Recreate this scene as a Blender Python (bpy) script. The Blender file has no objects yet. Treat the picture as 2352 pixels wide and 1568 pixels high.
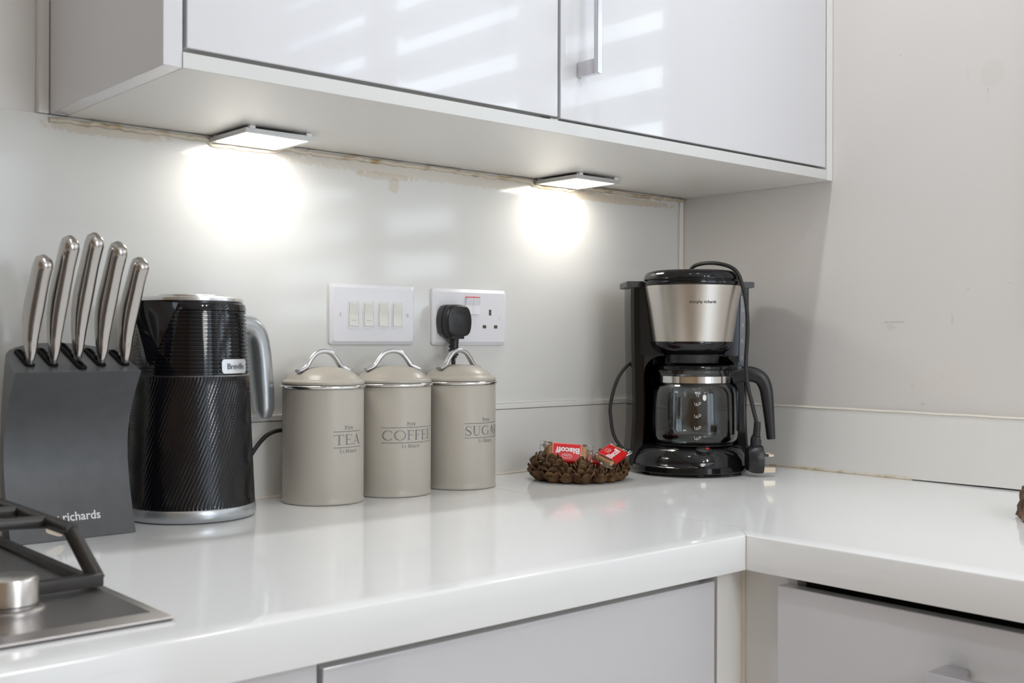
import bpy, bmesh, math, random
from mathutils import Vector, Matrix
from math import sin, cos, pi, radians as R

# ------------------------------------------------------------------ camera, world, lights, exposure
SC = bpy.context.scene
COL = SC.collection
Z0 = 0.90                      # height of the worktop above the floor
CAM = Vector((-1.60398, -1.34837, 0.21356 + Z0))
YAW, PIT, ROL = 0.7221, -0.0013, 0.0031
cd = bpy.data.cameras.new('camera'); cam = bpy.data.objects.new('camera', cd); COL.objects.link(cam)
fw = Vector((sin(YAW)*cos(PIT), cos(YAW)*cos(PIT), sin(PIT)))
rt = Vector((cos(YAW), -sin(YAW), 0)); up = rt.cross(fw)
r2 = rt*cos(ROL) + up*sin(ROL); u2 = -rt*sin(ROL) + up*cos(ROL)
M = Matrix((r2, u2, -fw)).transposed().to_4x4(); M.translation = CAM
cam.matrix_world = M
cd.sensor_width = 36; cd.lens = 2551.85*36/2352; cd.clip_start = 0.02
cd.dof.use_dof = True; cd.dof.focus_distance = 1.66; cd.dof.aperture_fstop = 10
SC.camera = cam
SC.view_settings.view_transform = 'Standard'; SC.view_settings.look = 'None'
SC.view_settings.exposure = 0.0; SC.view_settings.gamma = 1.0
SC.cycles.max_bounces = 10; SC.cycles.diffuse_bounces = 5; SC.cycles.glossy_bounces = 5
SC.cycles.transmission_bounces = 10; SC.cycles.transparent_max_bounces = 12
SC.cycles.sample_clamp_indirect = 6.0
SC.cycles.caustics_reflective = False; SC.cycles.caustics_refractive = False

def make_world():
    w = bpy.data.worlds.new('daylight'); SC.world = w; w.use_nodes = True
    nt = w.node_tree; nt.nodes.clear()
    tc = nt.nodes.new('ShaderNodeTexCoord'); sep = nt.nodes.new('ShaderNodeSeparateXYZ')
    nt.links.new(tc.outputs['Generated'], sep.inputs[0])
    rp = nt.nodes.new('ShaderNodeValToRGB')      # bright garden side towards -y and +x, dim hall towards -x
    e = rp.color_ramp.elements
    e[0].position = 0.10; e[0].color = (.86, 1.0, 1.16, 1)
    e[1].position = 0.17; e[1].color = (.05, .040, .028, 1)
    mp = nt.nodes.new('ShaderNodeMath'); mp.operation = 'MULTIPLY_ADD'; mp.inputs[1].default_value = -.5; mp.inputs[2].default_value = .5
    ng = nt.nodes.new('ShaderNodeMath'); ng.operation = 'MULTIPLY'; ng.inputs[1].default_value = -1; nt.links.new(sep.outputs[1], ng.inputs[0])
    mx = nt.nodes.new('ShaderNodeMath'); mx.operation = 'MAXIMUM'; nt.links.new(ng.outputs[0], mx.inputs[0]); nt.links.new(sep.outputs[0], mx.inputs[1])
    nt.links.new(mx.outputs[0], mp.inputs[0]); nt.links.new(mp.outputs[0], rp.inputs[0])
    bg = nt.nodes.new('ShaderNodeBackground'); bg.inputs[1].default_value = WORLD
    out = nt.nodes.new('ShaderNodeOutputWorld')
    nt.links.new(rp.outputs[0], bg.inputs[0]); nt.links.new(bg.outputs[0], out.inputs[0])
WORLD = 2.5
make_world()

def area(name, loc, direction, sx, sy, power, col):
    l = bpy.data.lights.new(name, 'AREA'); l.shape = 'RECTANGLE'; l.size = sx; l.size_y = sy
    l.energy = power; l.color = col
    o = bpy.data.objects.new(name, l); COL.objects.link(o); o.location = loc
    o.rotation_euler = Vector(direction).to_track_quat('-Z', 'Y').to_euler()
    return o
# daylight entering by the shuttered window in the right wall
area('window_daylight', (0.42, -1.48, 1.75), (-1, 0, -.12), 1.9, 1.6, 17, (0.90, 0.97, 1.0))
# ceiling downlights of the kitchen
for i, (x, y) in enumerate([(-.50, -.47), (-1.10, -.47), (-.62, -.95), (-1.10, -.95), (-.70, -2.7), (-1.10, -2.7)]):
    l = bpy.data.lights.new('downlight', 'AREA'); l.shape = 'DISK'; l.size = .07; l.energy = (3.6, 3.6, .9, .9, 4.0, 4.0)[i]; l.color = (.95, .98, 1.0)
    o = bpy.data.objects.new('downlight', l); COL.objects.link(o); o.location = (x, y, 2.385)

# added soft fill light behind the camera, brightens the drawer and lower fronts
l = bpy.data.lights.new('room_fill', 'POINT'); l.energy = 14; l.shadow_soft_size = .17; l.color = (.98, .98, .97)
o = bpy.data.objects.new('room_fill', l); COL.objects.link(o); o.location = (-.95, -1.95, 1.42)

# ------------------------------------------------------------------ materials
def newmat(name):
    m = bpy.data.materials.new(name); m.use_nodes = True
    return m, m.node_tree, m.node_tree.nodes['Principled BSDF']
def mat(name, col, rough=.5, metal=0, coat=0, ior=1.5, bump=None, trans=0, mott=None, aniso=0, spec=None):
    m, nt, b = newmat(name)
    b.inputs['Base Color'].default_value = (*col, 1); b.inputs['Roughness'].default_value = rough
    b.inputs['Metallic'].default_value = metal; b.inputs['IOR'].default_value = ior
    b.inputs['Coat Weight'].default_value = coat; b.inputs['Transmission Weight'].default_value = trans
    if spec is not None: b.inputs['Specular IOR Level'].default_value = spec
    tc = nt.nodes.new('ShaderNodeTexCoord')
    if mott:                                     # (scale, second colour, contrast low, contrast high)
        n = nt.nodes.new('ShaderNodeTexNoise'); n.inputs['Scale'].default_value = mott[0]; n.inputs['Detail'].default_value = 4
        nt.links.new(tc.outputs['Object'], n.inputs['Vector'])
        r = nt.nodes.new('ShaderNodeValToRGB'); r.color_ramp.elements[0].position = mott[2]; r.color_ramp.elements[1].position = mott[3]
        r.color_ramp.elements[0].color = (*col, 1); r.color_ramp.elements[1].color = (*mott[1], 1)
        nt.links.new(n.outputs['Fac'], r.inputs[0]); nt.links.new(r.outputs[0], b.inputs['Base Color'])
    if bump:                                     # (scale, strength, distance, stretch)
        n = nt.nodes.new('ShaderNodeTexNoise'); n.inputs['Scale'].default_value = bump[0]; n.inputs['Detail'].default_value = 3
        mp = nt.nodes.new('ShaderNodeMapping'); mp.inputs['Scale'].default_value = bump[3] if len(bump) > 3 else (1, 1, 1)
        nt.links.new(tc.outputs['Object'], mp.inputs[0]); nt.links.new(mp.outputs[0], n.inputs['Vector'])
        bp = nt.nodes.new('ShaderNodeBump'); bp.inputs['Strength'].default_value = bump[1]; bp.inputs['Distance'].default_value = bump[2]
        nt.links.new(n.outputs['Fac'], bp.inputs['Height']); nt.links.new(bp.outputs[0], b.inputs['Normal'])
    return m

def stain_mat(name, col, rough, stains, speck=None, bump=None, coat=0):
    """painted surface with individual stains: (centre xyz, radii xyz, colour, strength, ragged)"""
    m, nt, b = newmat(name)
    L = nt.links.new
    b.inputs['Roughness'].default_value = rough; b.inputs['Coat Weight'].default_value = coat
    tc = nt.nodes.new('ShaderNodeTexCoord')
    cur = nt.nodes.new('ShaderNodeRGB'); cur.outputs[0].default_value = (*col, 1); cur = cur.outputs[0]
    nz = nt.nodes.new('ShaderNodeTexNoise'); nz.inputs['Scale'].default_value = 160; nz.inputs['Detail'].default_value = 4
    L(tc.outputs['Object'], nz.inputs['Vector'])
    def mix(fac, c2):
        nonlocal cur
        x = nt.nodes.new('ShaderNodeMix'); x.data_type = 'RGBA'
        L(fac, x.inputs[0]); L(cur, x.inputs[6]); x.inputs[7].default_value = (*c2, 1); cur = x.outputs[2]
    if speck:
        for sc, th, c2, st in speck:
            v = nt.nodes.new('ShaderNodeTexVoronoi'); v.inputs['Scale'].default_value = sc
            L(tc.outputs['Object'], v.inputs['Vector'])
            wn = nt.nodes.new('ShaderNodeMath'); wn.operation = 'LESS_THAN'; L(v.outputs['Distance'], wn.inputs[0]); wn.inputs[1].default_value = th
            mm = nt.nodes.new('ShaderNodeMath'); mm.operation = 'MULTIPLY'; L(wn.outputs[0], mm.inputs[0])
            sp = nt.nodes.new('ShaderNodeSeparateColor'); L(v.outputs['Color'], sp.inputs[0])
            g = nt.nodes.new('ShaderNodeMath'); g.operation = 'GREATER_THAN'; L(sp.outputs[0], g.inputs[0]); g.inputs[1].default_value = .72
            g2 = nt.nodes.new('ShaderNodeMath'); g2.operation = 'MULTIPLY'; L(g.outputs[0], g2.inputs[0]); g2.inputs[1].default_value = st
            L(g2.outputs[0], mm.inputs[1]); mix(mm.outputs[0], c2)
    for c, r, c2, st, rag in stains:
        s = nt.nodes.new('ShaderNodeVectorMath'); s.operation = 'SUBTRACT'; L(tc.outputs['Object'], s.inputs[0]); s.inputs[1].default_value = c
        d = nt.nodes.new('ShaderNodeVectorMath'); d.operation = 'DIVIDE'; L(s.outputs[0], d.inputs[0]); d.inputs[1].default_value = r
        ln = nt.nodes.new('ShaderNodeVectorMath'); ln.operation = 'LENGTH'; L(d.outputs[0], ln.inputs[0])
        ad = nt.nodes.new('ShaderNodeMath'); ad.operation = 'MULTIPLY_ADD'; L(nz.outputs['Fac'], ad.inputs[0]); ad.inputs[1].default_value = rag; L(ln.outputs['Value'], ad.inputs[2])
        rr = nt.nodes.new('ShaderNodeMapRange'); L(ad.outputs[0], rr.inputs[0])
        rr.inputs[1].default_value = .85+rag*.5; rr.inputs[2].default_value = 1.05+rag*.5; rr.inputs[3].default_value = st; rr.inputs[4].default_value = 0
        mix(rr.outputs[0], c2)
    L(cur, b.inputs['Base Color'])
    if bump:
        n = nt.nodes.new('ShaderNodeTexNoise'); n.inputs['Scale'].default_value = bump[0]; n.inputs['Detail'].default_value = 3
        L(tc.outputs['Object'], n.inputs['Vector'])
        bp = nt.nodes.new('ShaderNodeBump'); bp.inputs['Strength'].default_value = bump[1]; bp.inputs['Distance'].default_value = bump[2]
        L(n.outputs['Fac'], bp.inputs['Height']); L(bp.outputs[0], b.inputs['Normal'])
    return m

def emis(name, col, st):
    m, nt, b = newmat(name)
    b.inputs['Base Color'].default_value = (*col, 1); b.inputs['Emission Color'].default_value = (*col, 1); b.inputs['Emission Strength'].default_value = st
    return m

def film(name):                                   # thin clear plastic or print-thin glass: real transparency plus gloss
    m = bpy.data.materials.new(name); m.use_nodes = True; nt = m.node_tree; nt.nodes.clear()
    t = nt.nodes.new('ShaderNodeBsdfTransparent'); t.inputs[0].default_value = (.96, .96, .96, 1)
    g = nt.nodes.new('ShaderNodeBsdfGlossy'); g.inputs['Roughness'].default_value = .08
    fr = nt.nodes.new('ShaderNodeFresnel'); fr.inputs[0].default_value = 1.7
    tc = nt.nodes.new('ShaderNodeTexCoord'); n = nt.nodes.new('ShaderNodeTexNoise'); n.inputs['Scale'].default_value = 130
    nt.links.new(tc.outputs['Object'], n.inputs['Vector'])
    bp = nt.nodes.new('ShaderNodeBump'); bp.inputs['Strength'].default_value = .5; bp.inputs['Distance'].default_value = .002
    nt.links.new(n.outputs['Fac'], bp.inputs['Height'])
    nt.links.new(bp.outputs[0], g.inputs['Normal']); nt.links.new(bp.outputs[0], fr.inputs['Normal'])
    mx = nt.nodes.new('ShaderNodeMixShader'); o = nt.nodes.new('ShaderNodeOutputMaterial')
    ad = nt.nodes.new('ShaderNodeMath'); ad.operation = 'MULTIPLY_ADD'; ad.inputs[1].default_value = .9; ad.inputs[2].default_value = .02
    nt.links.new(fr.outputs[0], ad.inputs[0])
    nt.links.new(ad.outputs[0], mx.inputs[0]); nt.links.new(t.outputs[0], mx.inputs[1]); nt.links.new(g.outputs[0], mx.inputs[2])
    nt.links.new(mx.outputs[0], o.inputs[0])
    return m

OCH = (.52, .36, .16); DIRT = (.30, .24, .17)
def S(x, y, z): return (x, y, z + Z0)
M_wallR = stain_mat('right_wall_paint', (.665, .64, .622), .45, [
    (S(0, -.591, .607), (1, .019, .021), (.60, .54, .47), 0.25, .1),
    (S(0, -.5535, .612), (1, .003, .010), (.60, .54, .47), 0.22, .2),
    (S(0, -.585, .572), (1, .003, .013), (.60, .54, .47), 0.19, .2),
    (S(0, -.584, .584), (1, .0012, .0014), (.25, .22, .19), 0.39, .1),
    (S(0, -.435, .2435), (1, .022, .0016), (.32, .29, .27), 0.34, 1.2),
    (S(0, -.430, .236), (1, .008, .006), (.42, .38, .35), 0.19, 1.6),
    (S(0, -.5305, .246), (1, .0012, .010), (.42, .37, .30), 0.33, .5),
    (S(0, -.466, .143), (1, .004, .004), (.70, .50, .25), 0.33, .3),
    (S(0, -.500, .145), (1, .004, .007), (.72, .58, .36), 0.22, .4),
    (S(0, -.484, .117), (1, .004, .0016), (.32, .30, .28), 0.33, .3),
    (S(0, -.555, .292), (1, .002, .002), (.50, .40, .26), 0.33, .3),
    (S(0, -.52, .155), (1, .05, .03), (.74, .66, .55), 0.17, .8),
    (S(0, -.012, .30), (1, .006, .17), (.66, .54, .36), 0.28, 1.0),
    ], speck=[(26, .035, (.45, .36, .24), .55), (61, .045, (.5, .45, .40), .4)], bump=(420, .06, .001))
M_wall = mat('wall_paint', (.76, .745, .72), .5, bump=(380, .05, .001))
M_ceil = mat('ceiling_paint', (.86, .85, .84), .7)
M_floor = mat('floor_tiles', (.78, .70, .60), .4, mott=(3, (.72, .64, .55), .4, .6))
M_splash = stain_mat('splashback_gloss', (.735, .735, .715), .10, [
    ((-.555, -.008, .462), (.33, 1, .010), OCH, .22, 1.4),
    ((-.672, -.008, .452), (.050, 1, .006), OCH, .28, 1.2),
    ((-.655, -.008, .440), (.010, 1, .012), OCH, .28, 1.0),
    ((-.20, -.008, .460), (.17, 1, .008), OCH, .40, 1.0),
    ((-.012, -.008, .39), (.006, 1, .09), OCH, .30, 1.0),
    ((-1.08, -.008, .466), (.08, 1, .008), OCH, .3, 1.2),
    ], speck=[(22, .03, (.70, .55, .30), .5), (57, .04, (.84, .82, .78), .5)])
M_caulk = mat('stained_caulk', (.66, .60, .50), .45, mott=(38, (.42, .29, .13), .50, .72), bump=(90, .6, .002))
M_caulkw = mat('clean_caulk', (.74, .70, .63), .5, bump=(60, .4, .002))
M_trim = mat('white_plastic_trim', (.80, .79, .77), .3)
M_top = mat('worktop_gloss', (.82, .825, .83), .085)
M_topedge = M_top
M_seam = mat('grey_joint_filler', (.50, .47, .43), .6)
M_upst = stain_mat('upstand_laminate', (.765, .75, .72), .25, [
    (S(-.012, -.30, .003), (1, .5, .012), (.66, .58, .38), .45, .6)], speck=[(30, .03, (.6, .5, .33), .5)])
M_door = mat('gloss_white_door', (.69, .69, .72), ior=1.5, rough=.09, coat=.7, bump=(28, .06, .0004))
M_carc = mat('white_melamine', (.79, .785, .765), .32)
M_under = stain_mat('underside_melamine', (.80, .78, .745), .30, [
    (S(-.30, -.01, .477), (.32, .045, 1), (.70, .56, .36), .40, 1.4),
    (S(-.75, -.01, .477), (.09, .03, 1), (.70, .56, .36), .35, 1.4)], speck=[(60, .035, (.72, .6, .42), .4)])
M_cream = mat('cream_carcass_edge', (.62, .60, .52), .5)
M_dark = mat('drawer_gap_shade', (.03, .028, .025), .8)  # near-black colour stands in for the shade inside the drawer unit
M_chrome = mat('brushed_chrome', (.70, .70, .72), .22, metal=1)
M_steel = mat('polished_steel', (.50, .475, .455), .18, metal=1)
M_ring = mat('chrome_ring', (.78, .77, .75), .12, metal=1)
M_can = mat('stone_grey_enamel', (.475, .44, .385), .38, coat=.12)
M_ink = mat('slate_print', (.15, .17, .19), .6)
M_blk = mat('gloss_black_plastic', (.0055, .0055, .0065), .09, coat=.0)
M_blk2 = mat('satin_black_plastic', (.014, .014, .016), .34)
M_kblk = mat('kettle_black', (.005, .005, .007), .07, coat=.0)
M_silver = mat('silver_satin_plastic', (.50, .525, .55), .30, metal=.75)
M_badge = mat('badge_silver', (.72, .74, .77), .3, metal=.5)
M_rubber = mat('rubber_black', (.018, .018, .018), .5)
M_kb = mat('charcoal_block_plastic', (.075, .077, .083), .36, mott=(45, (.062, .064, .069), .4, .7))
M_white = mat('white_print', (.80, .80, .80), .5)
M_plate = mat('white_socket_plastic', (.80, .80, .845), .28)
M_rock = mat('ivory_switch_plastic', (.80, .79, .75), .3)
M_hole = mat('socket_shadow_hole', (.10, .08, .06), .7)
M_red = mat('red_indicator', (.70, .03, .02), .4)
M_slot = mat('matt_black_slot', (.008, .008, .008), .75, spec=.15)
M_hob = mat('hob_stainless', (.50, .48, .475), .32, metal=1, bump=(300, .08, .0004, (1, 40, 1)))
M_iron = mat('cast_iron_enamel', (.028, .024, .022), .38, bump=(220, .3, .0008))
M_knob = mat('satin_knob_metal', (.70, .67, .64), .28, metal=1)
M_led = emis('led_panel', (1.0, .955, .88), 20)
M_alu = mat('led_aluminium', (.62, .62, .63), .35, metal=.9)
M_clip = mat('clear_clip', (.85, .86, .87), .15)
M_glass = mat('carafe_glass', (.93, .95, .95), .0, ior=1.47, trans=1)
M_bisc = mat('caramel_biscuit', (.86, .47, .16), .7, mott=(120, (.70, .34, .10), .4, .65), bump=(180, .6, .002))
M_band = mat('red_wrapper_print', (.66, .012, .016), .28)
M_film = film('clear_wrapper')
M_cone = mat('pine_cone_brown', (.075, .038, .017), .6, spec=.25, mott=(60, (.185, .105, .046), .42, .72), bump=(200, .5, .002))
M_bark = mat('tree_bark', (.10, .062, .042), .85, mott=(55, (.24, .13, .075), .45, .68), bump=(70, 1.0, .006, (1, 1, .35)))
M_logw = mat('cut_log_face', (.68, .47, .20), .6, mott=(14, (.58, .37, .14), .4, .6))
M_brass = mat('plug_pin_metal', (.62, .54, .42), .35, metal=.9)
M_gauge = mat('grey_gauge_window', (.14, .15, .17), .25)
M_gm = mat('pale_gauge_print', (.42, .46, .52), .5)
M_steelb = None
def brushed():
    m, nt, b = newmat('vertical_brushed_steel')
    b.inputs['Base Color'].default_value = (.66, .62, .57, 1); b.inputs['Metallic'].default_value = 1; b.inputs['Roughness'].default_value = .26
    b.inputs['Anisotropic'].default_value = .6
    tc = nt.nodes.new('ShaderNodeTexCoord'); mp = nt.nodes.new('ShaderNodeMapping'); mp.inputs['Scale'].default_value = (1, 1, 90)
    n = nt.nodes.new('ShaderNodeTexNoise'); n.inputs['Scale'].default_value = 22; n.inputs['Detail'].default_value = 5
    nt.links.new(tc.outputs['Object'], mp.inputs[0]); nt.links.new(mp.outputs[0], n.inputs['Vector'])
    bp = nt.nodes.new('ShaderNodeBump'); bp.inputs['Strength'].default_value = .05; bp.inputs['Distance'].default_value = .001
    nt.links.new(n.outputs['Fac'], bp.inputs['Height']); nt.links.new(bp.outputs[0], b.inputs['Normal'])
    return m
M_steelb = brushed()

# ------------------------------------------------------------------ mesh helpers
def box(bm, x0, x1, y0, y1, z0, z1, bev=0, seg=2):
    m = Matrix.Translation(((x0+x1)/2, (y0+y1)/2, (z0+z1)/2)) @ Matrix.Diagonal((abs(x1-x0), abs(y1-y0), abs(z1-z0), 1))
    r = bmesh.ops.create_cube(bm, size=1, matrix=m)
    if bev:
        es = list({e for v in r['verts'] for e in v.link_edges})
        bmesh.ops.bevel(bm, geom=es, offset=bev, segments=seg, affect='EDGES', profile=.5)
def rings(bm, rr, cap0=True, cap1=True, close=True):
    """skin a list of vertex rings"""
    vs = [[bm.verts.new(p) for p in ring] for ring in rr]; n = len(vs[0])
    for a, b in zip(vs[:-1], vs[1:]):
        for i in range(n if close else n-1):
            j = (i+1) % n
            bm.faces.new((a[i], a[j], b[j], b[i]))
    if cap0: bm.faces.new(vs[0][::-1])
    if cap1: bm.faces.new(vs[-1])
    return vs
def lathe(bm, prof, seg=64, c=(0, 0, 0), sy=1.0, cap0=True, cap1=True, fn=None, oy=None):
    rr = []
    for k, (r, z) in enumerate(prof):
        ring = []
        for i in range(seg):
            a = 2*pi*i/seg; q = r if fn is None else fn(r, z, a)
            ring.append((c[0]+q*cos(a), c[1]+q*sin(a)*sy, c[2]+z))
        rr.append(ring)
    rings(bm, rr, cap0, cap1)
def smooth_pts(pts, n=8):
    P = [Vector(p) for p in pts]; out = []
    for i in range(len(P)-1):
        p0 = P[max(i-1, 0)]; p1 = P[i]; p2 = P[i+1]; p3 = P[min(i+2, len(P)-1)]
        for k in range(n):
            t = k/n
            out.append(.5*((2*p1)+(-p0+p2)*t+(2*p0-5*p1+4*p2-p3)*t*t+(-p0+3*p1-3*p2+p3)*t**3))
    out.append(P[-1]); return out
def interp(vals, t):
    x = t*(len(vals)-1); i = min(int(x), len(vals)-2); f = x-i
    return vals[i]*(1-f)+vals[i+1]*f
def tube(bm, pts, r, seg=10, n=8, ref=(0, 0, 1), rb=None, sq=2.0, raw=False):
    """sweep an ellipse (r across, rb along the reference side) along a smoothed path; r and rb may be lists"""
    P = [Vector(p) for p in pts] if raw else smooth_pts(pts, n); ref = Vector(ref); rr = []
    for i, p in enumerate(P):
        t = (P[min(i+1, len(P)-1)]-P[max(i-1, 0)]).normalized()
        if i == 0:
            s = t.cross(ref)
            if s.length < 1e-4: s = t.cross(Vector((1, .3, 0)))
        else: s = s_prev-t*s_prev.dot(t)              # carry the frame along without twisting
        s.normalize(); s_prev = s.copy(); q = s.cross(t).normalized(); u = i/(len(P)-1)
        ra = interp(r, u) if isinstance(r, (list, tuple)) else r
        rbb = ra if rb is None else (interp(rb, u) if isinstance(rb, (list, tuple)) else rb)
        ring = []
        for k in range(seg):
            a = 2*pi*k/seg; ca, sa = cos(a), sin(a)
            ca = math.copysign(abs(ca)**(2/sq), ca); sa = math.copysign(abs(sa)**(2/sq), sa)
            ring.append(p+s*ra*ca+q*rbb*sa)
        rr.append(ring)
    rings(bm, rr)
def prism(bm, poly, z0, z1, fn=None):
    f = fn or (lambda x, y, z: (x, y, z))
    rings(bm, [[f(x, y, z0) for x, y in poly], [f(x, y, z1) for x, y in poly]])
def rrect(w, h, r, n=5):
    out = []
    for cx, cy, a0 in ((w/2-r, h/2-r, 0), (-w/2+r, h/2-r, 90), (-w/2+r, -h/2+r, 180), (w/2-r, -h/2+r, 270)):
        for k in range(n+1):
            a = R(a0+90*k/n); out.append((cx+r*cos(a), cy+r*sin(a)))
    return out

def link(name, me, parent=None):
    o = bpy.data.objects.new(name, me); COL.objects.link(o)
    if parent: o.parent = parent
    return o
def obj(name, bm, m, parent=None, smooth=38, loc=None, rot=None, recalc=True):
    if recalc: bmesh.ops.recalc_face_normals(bm, faces=bm.faces[:])
    me = bpy.data.meshes.new(name); bm.to_mesh(me); bm.free()
    me.materials.append(m)
    if smooth:
        me.polygons.foreach_set('use_smooth', [True]*len(me.polygons)); me.set_sharp_from_angle(angle=R(smooth))
    o = link(name, me, parent)
    if loc: o.location = loc
    if rot: o.rotation_euler = rot
    return o
def B(): return bmesh.new()
def bxo(name, dims, m, parent=None, bev=0, **k):
    k.setdefault('smooth', 22); bm = B(); box(bm, *dims, bev=bev); return obj(name, bm, m, parent, **k)
def tag(o, label, cat, group=None):
    o['label'] = label; o['category'] = cat
    if group: o['group'] = group
    return o
def thing(name, label, cat, loc=(0, 0, 0), rotz=0, group=None):
    o = bpy.data.objects.new(name, None); COL.objects.link(o); o.empty_display_size = .02
    o.location = (loc[0], loc[1], loc[2]+Z0); o.rotation_euler = (0, 0, rotz)
    return tag(o, label, cat, group)
def struct(o): o['kind'] = 'structure'; return o
def dup(root, loc, rotz=None):
    r = root.copy(); COL.objects.link(r); r.location = loc
    if rotz is not None: r.rotation_euler = (0, 0, rotz)
    for ch in list(root.children):
        c = ch.copy(); COL.objects.link(c); c.parent = r
        for g in list(ch.children):
            d = g.copy(); COL.objects.link(d); d.parent = c
    return r

# ------------------------------------------------------------------ lettering
GW = {'T': .74, 'E': .66, 'A': .80, 'C': .84, 'O': .94, 'F': .60, 'S': .58, 'U': .82, 'G': .90, 'R': .74, 'P': .62, 'L': .62, 'M': .98, 'I': .32, 'N': .84, ' ': .34}
def arc(cx, cy, rx, ry, a0, a1, n=20):
    return [(cx+rx*cos(R(a0+(a1-a0)*k/n)), cy+ry*sin(R(a0+(a1-a0)*k/n))) for k in range(n+1)]
def glyph(ch, inline):
    """serif capital as strokes (points, width or widths)"""
    t = .035; T = .085; out = []
    def ln(*p, w=t): out.append((list(p), w))
    def stem(x, y0=0., y1=1.):
        if inline:
            ln((x-.055, y0), (x-.055, y1), w=.028); ln((x+.02, y0), (x+.02, y1), w=.075)
        else: ln((x, y0), (x, y1), w=T*1.15)
        if y0 == 0.: ln((x-.13, .015), (x+.13, .015))
        if y1 == 1.: ln((x-.13, .985), (x+.13, .985))
    def bowl(cx, cy, rx, ry, a0, a1):
        p = arc(cx, cy, rx, ry, a0, a1, 26); w = [t+(T-t)*abs(cos(R(a0+(a1-a0)*k/26)))**1.5 for k in range(27)]
        out.append((p, w))
        if inline and rx > .25: out.append((arc(cx, cy, rx-.085, ry-.03, 110, 250, 14), .026))
    if ch == 'T':
        stem(.37, 0, .985); ln((.03, .975), (.71, .975)); ln((.03, .98), (.015, .76)); ln((.71, .98), (.725, .76))
    elif ch in 'EF':
        stem(.17); ln((.05, .98), (.58, .98)); ln((.58, .98), (.60, .78)); ln((.17, .52), (.45, .52)); ln((.45, .63), (.45, .41))
        if ch == 'E': ln((.05, .02), (.60, .02)); ln((.60, .02), (.65, .25))
    elif ch == 'A':
        ln((.10, .0), (.39, .99)); ln((.68, .0), (.39, .99), w=T)
        if inline: ln((.60, .0), (.35, .88), w=.026)
        ln((.20, .34), (.56, .34)); ln((-.0, .015), (.2, .015)); ln((.56, .015), (.80, .015))
    elif ch == 'C':
        bowl(.46, .5, .40, .50, 48, 318); ln((.745, .86), (.745, .68)); 
    elif ch == 'G':
        bowl(.46, .5, .40, .50, 48, 322); ln((.745, .86), (.745, .68)); ln((.77, .13), (.77, .42), w=T); ln((.64, .43), (.88, .43))
    elif ch == 'O':
        bowl(.47, .5, .41, .50, 0, 360)
    elif ch == 'S':
        p = [tuple(v[:2]) for v in smooth_pts([(.50, .80, 0), (.42, .96, 0), (.26, .99, 0), (.10, .86, 0), (.12, .66, 0), (.30, .52, 0), (.46, .38, 0), (.51, .20, 0), (.38, .03, 0), (.20, .01, 0), (.07, .15, 0), (.05, .26, 0)], 4)]
        n = len(p)-1; out.append((p, [t+(T*1.1-t)*sin(pi*k/n)**2 for k in range(n+1)]))
        if inline: out.append(([(x-.06, y-.05) for x, y in p[n//3:2*n//3]], .026))
        ln((.50, .96), (.50, .76)); ln((.05, .06), (.05, .27))
    elif ch == 'U':
        stem(.17, .3, 1.); ln((.66, .3), (.66, 1)); ln((.53, .985), (.79, .985))
        out.append((arc(.415, .30, .245, .30, 180, 360, 14), [T-(T-t)*k/14 for k in range(15)]))
    elif ch in 'PR':
        stem(.17); p = arc(.30, .74, .24, .245, 95, -95, 14); out.append(([(.17, .985)]+p+[(.17, .50)], [t]+[t+(T-t)*sin(pi*k/14) for k in range(15)]+[t]))
        if ch == 'R':
            ln((.32, .50), (.66, .01), w=T); ln((.60, .015), (.76, .015))
    elif ch == 'L':
        stem(.17); ln((.05, .02), (.56, .02)); ln((.56, .02), (.61, .25))
    elif ch == 'M':
        ln((.12, 0), (.16, 1)); ln((.16, 1), (.48, .05), w=T); ln((.48, .05), (.80, 1)); ln((.82, 0), (.80, 1), w=T)
        ln((0, .015), (.24, .015)); ln((.69, .015), (.95, .015)); ln((.04, .985), (.18, .985)); ln((.79, .985), (.93, .985))
    elif ch == 'I': stem(.16)
    elif ch == 'N':
        ln((.14, 0), (.14, 1)); ln((.14, 1), (.70, .02), w=T); ln((.70, 0), (.70, 1)); ln((.02, .015), (.27, .015)); ln((.58, .985), (.82, .985)); ln((.02, .985), (.16, .985))
    return out
def stroke_quads(bm, pts, w, fmap, maxl):
    n = len(pts); W = w if isinstance(w, list) else [w]*n
    P = []; Q = []
    for i in range(n-1):                         # subdivide long pieces so they follow a curved surface
        d = math.hypot(pts[i+1][0]-pts[i][0], pts[i+1][1]-pts[i][1]); k = max(1, int(d/maxl+.999))
        for j in range(k):
            f = j/k; P.append((pts[i][0]*(1-f)+pts[i+1][0]*f, pts[i][1]*(1-f)+pts[i+1][1]*f)); Q.append(W[i]*(1-f)+W[i+1]*f)
    P.append(pts[-1]); Q.append(W[-1])
    a = []; b = []
    for i, (x, y) in enumerate(P):
        x0, y0 = P[max(i-1, 0)]; x1, y1 = P[min(i+1, len(P)-1)]; l = math.hypot(x1-x0, y1-y0) or 1
        nx, ny = -(y1-y0)/l*Q[i]/2, (x1-x0)/l*Q[i]/2
        a.append(bm.verts.new(fmap(x+nx, y+ny))); b.append(bm.verts.new(fmap(x-nx, y-ny)))
    for i in range(len(P)-1):
        bm.faces.new((a[i], b[i], b[i+1], a[i+1]))
def text_width(s, small=.76):
    w = 0
    for i, ch in enumerate(s):
        k = 1 if ch.isupper() or ch == ' ' else small
        w += GW[ch.upper()]*k + .04
    return w - .04
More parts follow.
